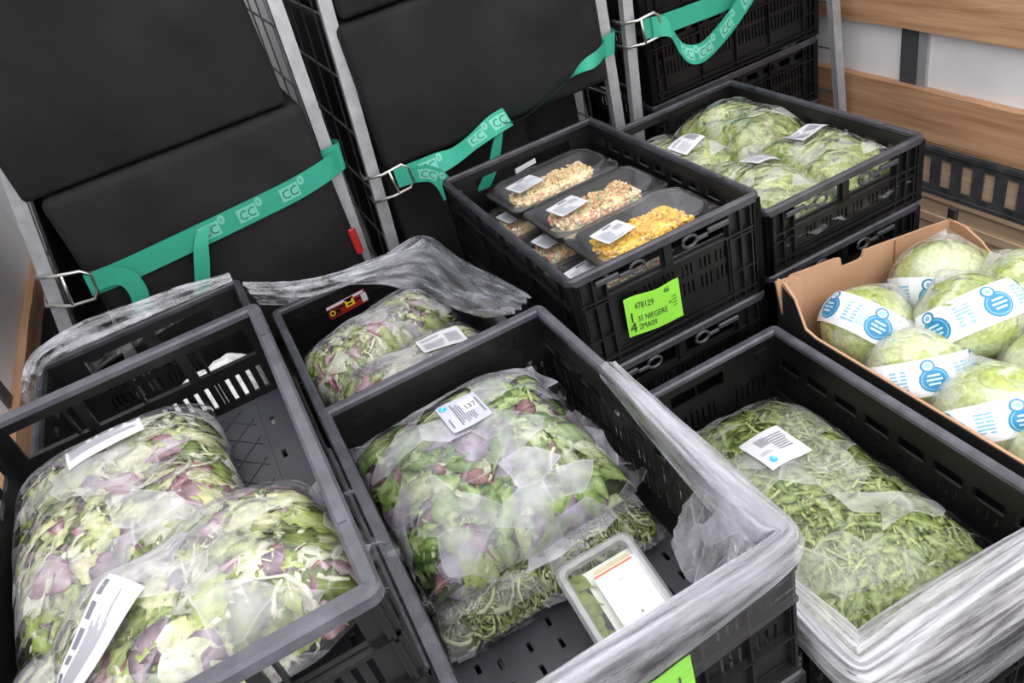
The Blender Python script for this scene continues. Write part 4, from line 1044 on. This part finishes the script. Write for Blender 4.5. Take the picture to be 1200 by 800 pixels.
# ------------------------------------------------------------------ teal straps
def cat(P, n):
    """catmull-rom through rows of floats"""
    P = np.array(P, float); out = []
    for i in range(len(P)-1):
        a, b, c, d = P[max(i-1, 0)], P[i], P[i+1], P[min(i+2, len(P)-1)]
        for k in range(n):
            t_ = k/n; out.append(.5*((2*b)+(-a+c)*t_+(2*a-5*b+4*c-d)*t_**2+(-a+3*b-3*c+d)*t_**3))
    out.append(P[-1]); return np.array(out)
def strap_piece(name, pts, wid, parent, prints=(), base=Vector((0, 0, 0)), n=8, th=.0012):
    """pts rows: x,y,z, wx,wy,wz (direction across)"""
    Q = cat(pts, n); c = Q[:, :3]; wv = Q[:, 3:]; wv /= np.linalg.norm(wv, axis=1)[:, None]
    tn = np.gradient(c, axis=0); tn /= np.linalg.norm(tn, axis=1)[:, None]
    nn = np.cross(tn, wv); nn /= np.linalg.norm(nn, axis=1)[:, None]
    L = np.concatenate([[0], np.cumsum(np.linalg.norm(np.diff(c, axis=0), axis=1))])
    b = np.array(base)
    def at(s, v, o):
        s = min(max(s, 0), L[-1]); p = [np.interp(s, L, c[:, k]) for k in range(3)]; w_ = np.array([np.interp(s, L, wv[:, k]) for k in range(3)]); q = np.array([np.interp(s, L, nn[:, k]) for k in range(3)])
        return tuple(np.array(p)+w_*v*wid/2+q*o-b)
    N = len(c)-1; mb = MB()
    for o in (th/2, -th/2): mb.grid(lambda u, v, o=o: at(L[-1]*u, 2*v-1, o), N, 2)
    so = part(name, mb, TEAL, parent, True)
    for s0, side in prints:
        mp = MB(); o = side*(th/2+.0008)
        sg = 1
        mp.grid(lambda u, v: at(s0+.046*u, -.62+1.24*v, o), 4, 2, 0)
        k = 14; vs = [at(s0+.055, .5, o)]+[at(s0+.055+.008*math.cos(2*PI*i/k), .5+.42*math.sin(2*PI*i/k), o) for i in range(k)]
        mp.add(vs, [(0, 1+i, 1+(i+1) % k) for i in range(k)], 0)
        V, F, wd = text2d('CC'); mp.add([at(s0+.004+p[0]*.027, -.42+p[1]*1.2, o+side*.0008) for p in V], F, 1)
        V, F, wd = text2d('R'); mp.add([at(s0+.0525+p[0]*.008, .33+p[1]*.5, o+side*.0008) for p in V], F, 1)
        part('logo_print', mp, [TEALP, TEALD], so)
    return so
def buckle(parent, pts, base):
    mb = MB(); P = pts; mb.tube([Vector(p)-base for p in P], .0042, 8); return part('buckle', mb, CHROME, parent, True)
up_ = (0, 0, 1)
# left strap
t = thing('teal_strap', 'flat teal strap with pale letter prints across the left foam box', 'strap', (-.09, 1.755, .93), 0, 'teal straps'); b = Vector(t.location)
s1 = strap_piece('webbing', [(-.352, 1.757, .953, .12, 0, 1), (-.267, 1.752, .953, .08, 0, 1), (-.094, 1.750, .962, .02, 0, 1), (.038, 1.752, .969, 0, 0, 1), (.132, 1.752, .976, 0, 0, 1), (.200, 1.753, .986, .05, 0, 1), (.228, 1.756, .992, .1, 0, 1), (.250, 1.772, .992, .1, 0, 1), (.263, 1.782, .992, .1, 0, 1)], .052, t, ((.255, 1), (.345, 1), (.45, 1)), b)
strap_piece('loose_end', [(-.349, 1.752, .955, .12, 0, 1), (-.300, 1.742, .958, .15, 0, 1), (-.272, 1.738, .940, .9, 0, .6), (-.268, 1.736, .900, 1, 0, .3), (-.285, 1.735, .850, 1, 0, -.1)], .042, t, (), b)
strap_piece('loose_end', [(-.085, 1.748, .975, 1, 0, .2), (-.105, 1.738, .945, 1, 0, .1), (-.125, 1.734, .90, 1, 0, 0), (-.150, 1.735, .845, 1, 0, 0)], .036, t, (), b)
strap_piece('post_loop', [(.218, 1.785, .992, .1, 0, 1), (.235, 1.778, .996, .1, 0, 1), (.262, 1.778, .998, .1, 0, 1), (.268, 1.80, .998, .1, 0, 1), (.255, 1.825, .998, .1, 0, 1)], .064, t, (), b)
mb = MB(); mb.tube([(.238-b.x, 1.776-b.y, .988-b.z), (.238-b.x, 1.770-b.y, .988-b.z)], .009, 14); mb.tube([(.238-b.x, 1.770-b.y, .988-b.z), (.238-b.x, 1.7685-b.y, .988-b.z)], .004, 10); part('rivet', mb, CHROME, t, True)
buckle(t, [(-.425, 1.83, 1.002), (-.435, 1.785, 1.000), (-.395, 1.758, .998), (-.348, 1.752, .990), (-.332, 1.750, .975), (-.340, 1.750, .935), (-.352, 1.751, .922), (-.400, 1.756, .925), (-.450, 1.785, .935), (-.452, 1.83, .940)], b)
mb = MB(); mb.tube([Vector((-.385, 1.755, .995))-b, Vector((-.398, 1.755, .927))-b], .0035, 8); part('buckle_bar', mb, CHROME, t, True)
# middle strap
t = thing('teal_strap', 'twisted teal strap sagging below the middle foam box', 'strap', (.66, 1.745, .9), 0, 'teal straps'); b = Vector(t.location)
strap_piece('webbing', [(.362, 1.752, .907, 0, 0, 1), (.400, 1.748, .905, 0, 0, 1), (.455, 1.742, .905, .1, .3, 1), (.515, 1.738, .907, .1, .9, .5), (.575, 1.736, .924, .0, 1, .45), (.632, 1.738, .940, -.2, .7, .8), (.675, 1.742, .945, -.3, .2, 1)], .050, t, ((.06, 1), (.20, 1), (.27, 1)), b)
strap_piece('twisted_edge', [(.66, 1.745, .930, .33, .85, -.40), (.72, 1.748, .925, .34, .85, -.38), (.79, 1.748, .946, .38, .84, -.36), (.86, 1.748, .970, .40, .84, -.30), (.90, 1.750, .984, .3, .8, .3), (.95, 1.752, .992, .1, .1, 1), (.99, 1.775, 1.002, .1, 0, 1)], .034, t, (), b)
strap_piece('post_loop', [(.985, 1.79, .995, .1, 0, 1), (.99, 1.776, 1.0, .1, 0, 1), (1.020, 1.776, 1.006, .2, 0, 1), (1.026, 1.81, 1.008, .2, 0, 1)], .052, t, (), b)
strap_piece('loose_end', [(.650, 1.738, .935, .6, .2, .5), (.628, 1.732, .90, 1, 0, .2), (.61, 1.73, .865, 1, 0, 0), (.585, 1.728, .83, .9, 0, -.4), (.545, 1.725, .79, .6, 0, -.7)], .030, t, (), b)
strap_piece('loose_end', [(.405, 1.746, .900, 0, 0, 1), (.440, 1.732, .892, .3, 0, 1), (.462, 1.725, .865, .9, 0, .5), (.470, 1.722, .82, 1, 0, .1)], .04, t, ((.012, 1),), b)
buckle(t, [(.300, 1.83, .925), (.296, 1.785, .922), (.335, 1.758, .925), (.385, 1.752, .934), (.398, 1.750, .922), (.400, 1.750, .885), (.390, 1.751, .872), (.345, 1.757, .865), (.300, 1.785, .858), (.300, 1.83, .860)], b)
mb = MB(); mb.tube([Vector((.352, 1.755, .93))-b, Vector((.358, 1.755, .868))-b], .0035, 8); part('buckle_bar', mb, CHROME, t, True)
# right strap
t = thing('teal_strap', 'teal strap hanging in a loop with pale letter prints, upper right', 'strap', (1.25, 1.755, .99), 0, 'teal straps'); b = Vector(t.location)
strap_piece('webbing', [(1.095, 1.758, 1.012, 0, 0, 1), (1.165, 1.755, 1.006, 0, 0, 1), (1.26, 1.752, 1.004, 0, 0, 1), (1.36, 1.752, 1.004, 0, 0, 1), (1.55, 1.756, 1.02, 0, 0, 1), (1.765, 1.775, 1.05, 0, 0, 1)], .050, t, (), b)
strap_piece('loose_loop', [(1.120, 1.752, 1.010, .0, 0, 1), (1.158, 1.738, 1.000, .2, .5, 1), (1.172, 1.726, .955, .5, .8, .7), (1.195, 1.720, .922, .2, .5, .9), (1.235, 1.716, .912, -.1, .1, 1), (1.285, 1.716, .930, -.35, 0, .95), (1.345, 1.718, .965, -.4, 0, .92), (1.42, 1.722, 1.02, -.4, 0, .92), (1.5, 1.73, 1.08, -.4, 0, .92)], .050, t, ((.105, 1), (.165, 1), (.245, 1), (.335, 1)), b)
buckle(t, [(1.058, 1.83, 1.037), (1.056, 1.785, 1.036), (1.085, 1.758, 1.038), (1.128, 1.752, 1.045), (1.141, 1.750, 1.035), (1.144, 1.750, .995), (1.134, 1.751, .983), (1.095, 1.757, .977), (1.058, 1.785, .974), (1.056, 1.83, .976)], b)
mb = MB(); mb.tube([Vector((1.092, 1.755, 1.04))-b, Vector((1.097, 1.755, .978))-b], .0035, 8); part('buckle_bar', mb, CHROME, t, True)

# ------------------------------------------------------------------ stretch film
def sheet(name, label, rails, nu=90, nv=26, amp=.003, seed=0, parent=None, m=None, freq=16):
    R_ = []
    for rl in rails:
        c = cat(rl, 10); L = np.concatenate([[0], np.cumsum(np.linalg.norm(np.diff(c, axis=0), axis=1))])
        s = np.linspace(0, L[-1], nu+1); R_.append(np.stack([np.interp(s, L, c[:, k]) for k in range(3)], 1))
    length = L[-1]
    R_ = np.array(R_)                       # rails x nu x 3
    G_ = np.stack([cat(R_[:, i], max(1, nv//(len(rails)-1))) for i in range(nu+1)])   # nu x nv x 3
    NV = G_.shape[1]-1
    du = np.gradient(G_, axis=0); dv = np.gradient(G_, axis=1); nn = np.cross(du, dv); nn /= np.linalg.norm(nn, axis=2)[..., None]+1e-9
    U, V = np.meshgrid(np.linspace(0, length, nu+1), np.linspace(0, 1, NV+1), indexing='ij')
    wd = np.linalg.norm(np.diff(G_, axis=1), axis=2).sum(1).mean()
    a = sine_noise(seed, 4, 1.0, 3.0); b = sine_noise(seed+1, 5, 3, 9)
    warp = a(U*.8, V*.25)*1.2
    ph = V*freq+warp; tri = np.abs((ph % 1)-.5)*2-.5
    ph2 = V*freq*.43+warp*.7+.3; tri2 = np.abs((ph2 % 1)-.5)*2-.5
    G_ = G_+nn*((tri*.5+tri2)*amp*(.4+.6*(b(U, V*.2)+.5)))[..., None]
    mb = MB(); mb.v = [tuple(p) for p in G_.reshape(-1, 3)]
    I = np.arange(G_.shape[0]*G_.shape[1]).reshape(G_.shape[:2])
    mb.f = np.stack([I[:-1, :-1], I[1:, :-1], I[1:, 1:], I[:-1, 1:]], -1).reshape(-1, 4).tolist(); mb.m = [0]*len(mb.f)
    me = mb.mesh(name, m or STRETCH, True)
    uv = me.uv_layers.new(name='UVMap'); li = np.empty(len(me.loops), np.int32); me.loops.foreach_get('vertex_index', li)
    UV = np.stack([U.ravel(), V.ravel()*wd], 1); uv.data.foreach_set('uv', UV[li].astype(np.float32).ravel())
    o = link(name, me, parent)
    if label: tag(o, label, 'stretch film')
    return o
def rim_wrap(name, path, zr, prof, parent, m, **kw):
    """path rows: x,y,nx,ny,drop,inner ; prof rows: outward, dz, kind (0 fixed, 1 scaled by drop, 2 scaled by inner)"""
    rails = []
    for out, dz, kd in prof:
        rails.append([(x+nx*(out*(wi if kd == 2 else 1)), y+ny*(out*(wi if kd == 2 else 1)), zr+dz*(wd if kd == 1 else wi if kd == 2 else 1)) for x, y, nx, ny, wd, wi in path])
    o = sheet(name, None, rails, parent=parent, m=m, **kw); o.location = tuple(-Vector(parent.location)); return o
x0, x1, yf, zr = -.03, .370, .418, .903
t = thing('stretch_film', 'shiny stretch film wrapped over the front and right rim of the deep centre crate', 'stretch film', (.17, .42, .85)); b = tuple(-Vector(t.location))
PT = [(x0-.01, yf, 0, -1, 1, .6), (.10, yf, 0, -1, .95, .6), (.24, yf, 0, -1, .75, .6), (x1-.03, yf, 0, -1, .5, .7), (x1-.006, yf+.006, .7, -.7, .4, 1), (x1, yf+.03, 1, 0, .45, 1.5), (x1, .53, 1, 0, .5, 1.5), (x1, .66, 1, 0, .4, 1.1), (x1, .80, 1, 0, .12, .7)]
rim_wrap('rim_wrap', PT, zr, [(.005, -.085, 1), (.008, -.035, 1), (.003, .003, 0), (-.012, .006, 0), (-.022, .001, 2), (-.028, -.022, 2)], t, SMOOTHW, nu=150, nv=40, amp=.0045, seed=3, freq=8)
o = sheet('loose_fold', None, [[(x1-.024, yf+.03, zr-.004), (x1-.028, .50, zr-.012), (x1-.028, .56, zr-.03)], [(x1-.06, yf+.028, zr-.03), (x1-.07, .50, zr-.055), (x1-.05, .57, zr-.06)], [(x1-.10, yf+.03, zr-.035), (x1-.105, .49, zr-.075), (x1-.085, .555, zr-.095)]], 30, 14, .004, 6, t, film_mat('clear_stretch_fold', .14, .85, .1, .16, patch=14, pmax=.4, hcol=(.8, .8, .92))); o.location = b
o = sheet('lower_wrap', None, [[(x0, yf-.004, zr-.16), (.15, yf-.006, zr-.125), (x1+.004, yf-.004, zr-.10)], [(x0, yf-.005, zr-.075), (.15, yf-.007, zr-.06), (x1+.004, yf-.005, zr-.03)]], 60, 20, .002, 8, t, film_mat('clear_tight_wrap', .06, .8, .1, .02)); o.location = b
# round the rocket crate: left rim, corner, front
X0, X1, YF, ZR = .407, .806, .373, .652
t = thing('stretch_film', 'thick white stretch film over the front corner of the rocket crate', 'stretch film', (.6, .37, .6)); b = tuple(-Vector(t.location))
PT = [(X0, .95, -1, 0, .3, .5), (X0, .75, -1, 0, .35, .7), (X0, .60, -1, 0, .4, 1.1), (X0, .48, -1, 0, .42, 1.5), (X0, YF+.03, -1, 0, .42, 1.6), (X0+.006, YF+.006, -.7, -.7, .45, 1.5), (X0+.03, YF, 0, -1, .6, 1.6), (.55, YF, 0, -1, .95, 1.6), (.70, YF, 0, -1, 1, 1.3), (X1+.02, YF, 0, -1, 1, 1.1)]
rim_wrap('rim_wrap', PT, ZR, [(.006, -.13, 1), (.009, -.06, 1), (.004, .003, 0), (-.014, .007, 0), (-.022, .002, 2), (-.034, -.014, 2)], t, STRETCH, nu=170, nv=45, amp=.0065, seed=13, freq=13)
o = sheet('lower_wrap', None, [[(X0-.002, YF-.006, ZR-.24), (.60, YF-.010, ZR-.24), (X1+.02, YF-.008, ZR-.24)], [(X0-.003, YF-.006, ZR-.05), (.60, YF-.010, ZR-.11), (X1+.02, YF-.008, ZR-.12)]], 70, 26, .004, 19, t, film_mat('streaky_lower_wrap', .10, .8, .12, .42, (3.5, 50, .02), hcol=(.78, .78, .88))); o.location = b
# behind the left crates
t = thing('stretch_film', 'crumpled stretch film bunched along the back rim of the hidden left crate', 'stretch film', (-.28, 1.52, .93)); b = tuple(-Vector(t.location))
REARF = film_mat('thin_rear_wrap', .08, .9, .08, .85, (9, 24, .02, .46, .66), hcol=(.86, .86, .94))
o = sheet('rear_wrap', None, [[(-.495, 1.46, .85), (-.470, 1.525, .855), (-.33, 1.528, .880), (-.18, 1.528, .90), (-.07, 1.53, .905)],
                         [(-.492, 1.46, .915), (-.450, 1.524, .935), (-.33, 1.526, .945), (-.18, 1.526, .945), (-.07, 1.528, .938)],
                         [(-.470, 1.46, .945), (-.440, 1.518, .962), (-.33, 1.522, .975), (-.18, 1.522, .962), (-.07, 1.524, .950)],
                         [(-.445, 1.46, .942), (-.420, 1.495, .946), (-.33, 1.497, .945), (-.18, 1.502, .945), (-.07, 1.505, .942)]], 120, 36, .018, 23, t, REARF, 9); o.location = b
t = thing('stretch_film', 'clear stretch film pulled to a peak over the rear salad crate', 'stretch film', (.2, 1.6, .75)); b = tuple(-Vector(t.location))
o = sheet('rear_wrap', None, [[(-.05, 1.645, .80), (.06, 1.648, .745), (.19, 1.650, .72), (.30, 1.648, .70), (.355, 1.645, .70)],
                         [(-.06, 1.645, .865), (.05, 1.648, .815), (.19, 1.650, .785), (.30, 1.650, .772), (.356, 1.648, .778)],
                         [(-.055, 1.615, .845), (.05, 1.612, .790), (.19, 1.615, .770), (.30, 1.618, .765), (.352, 1.622, .779)]], 110, 36, .018, 29, t, REARF, 9); o.location = b
o = sheet('corner_sheet', None, [[(.10, 1.645, .795), (.25, 1.65, .784), (.355, 1.648, .794), (.375, 1.45, .802), (.382, 1.25, .842), (.362, 1.035, .912)],
                            [(.13, 1.62, .786), (.24, 1.61, .776), (.322, 1.58, .772), (.345, 1.42, .778), (.355, 1.24, .822), (.345, 1.030, .905)],
                            [(.15, 1.60, .778), (.22, 1.56, .756), (.275, 1.48, .742), (.300, 1.37, .752), (.318, 1.22, .796), (.322, 1.030, .900)]], 120, 34, .013, 31, t, film_mat('clear_corner_sheet', .08, .85, .09, .62, (5, 34, .05, .42, .70), hcol=(.78, .80, .90)), 9); o.location = b
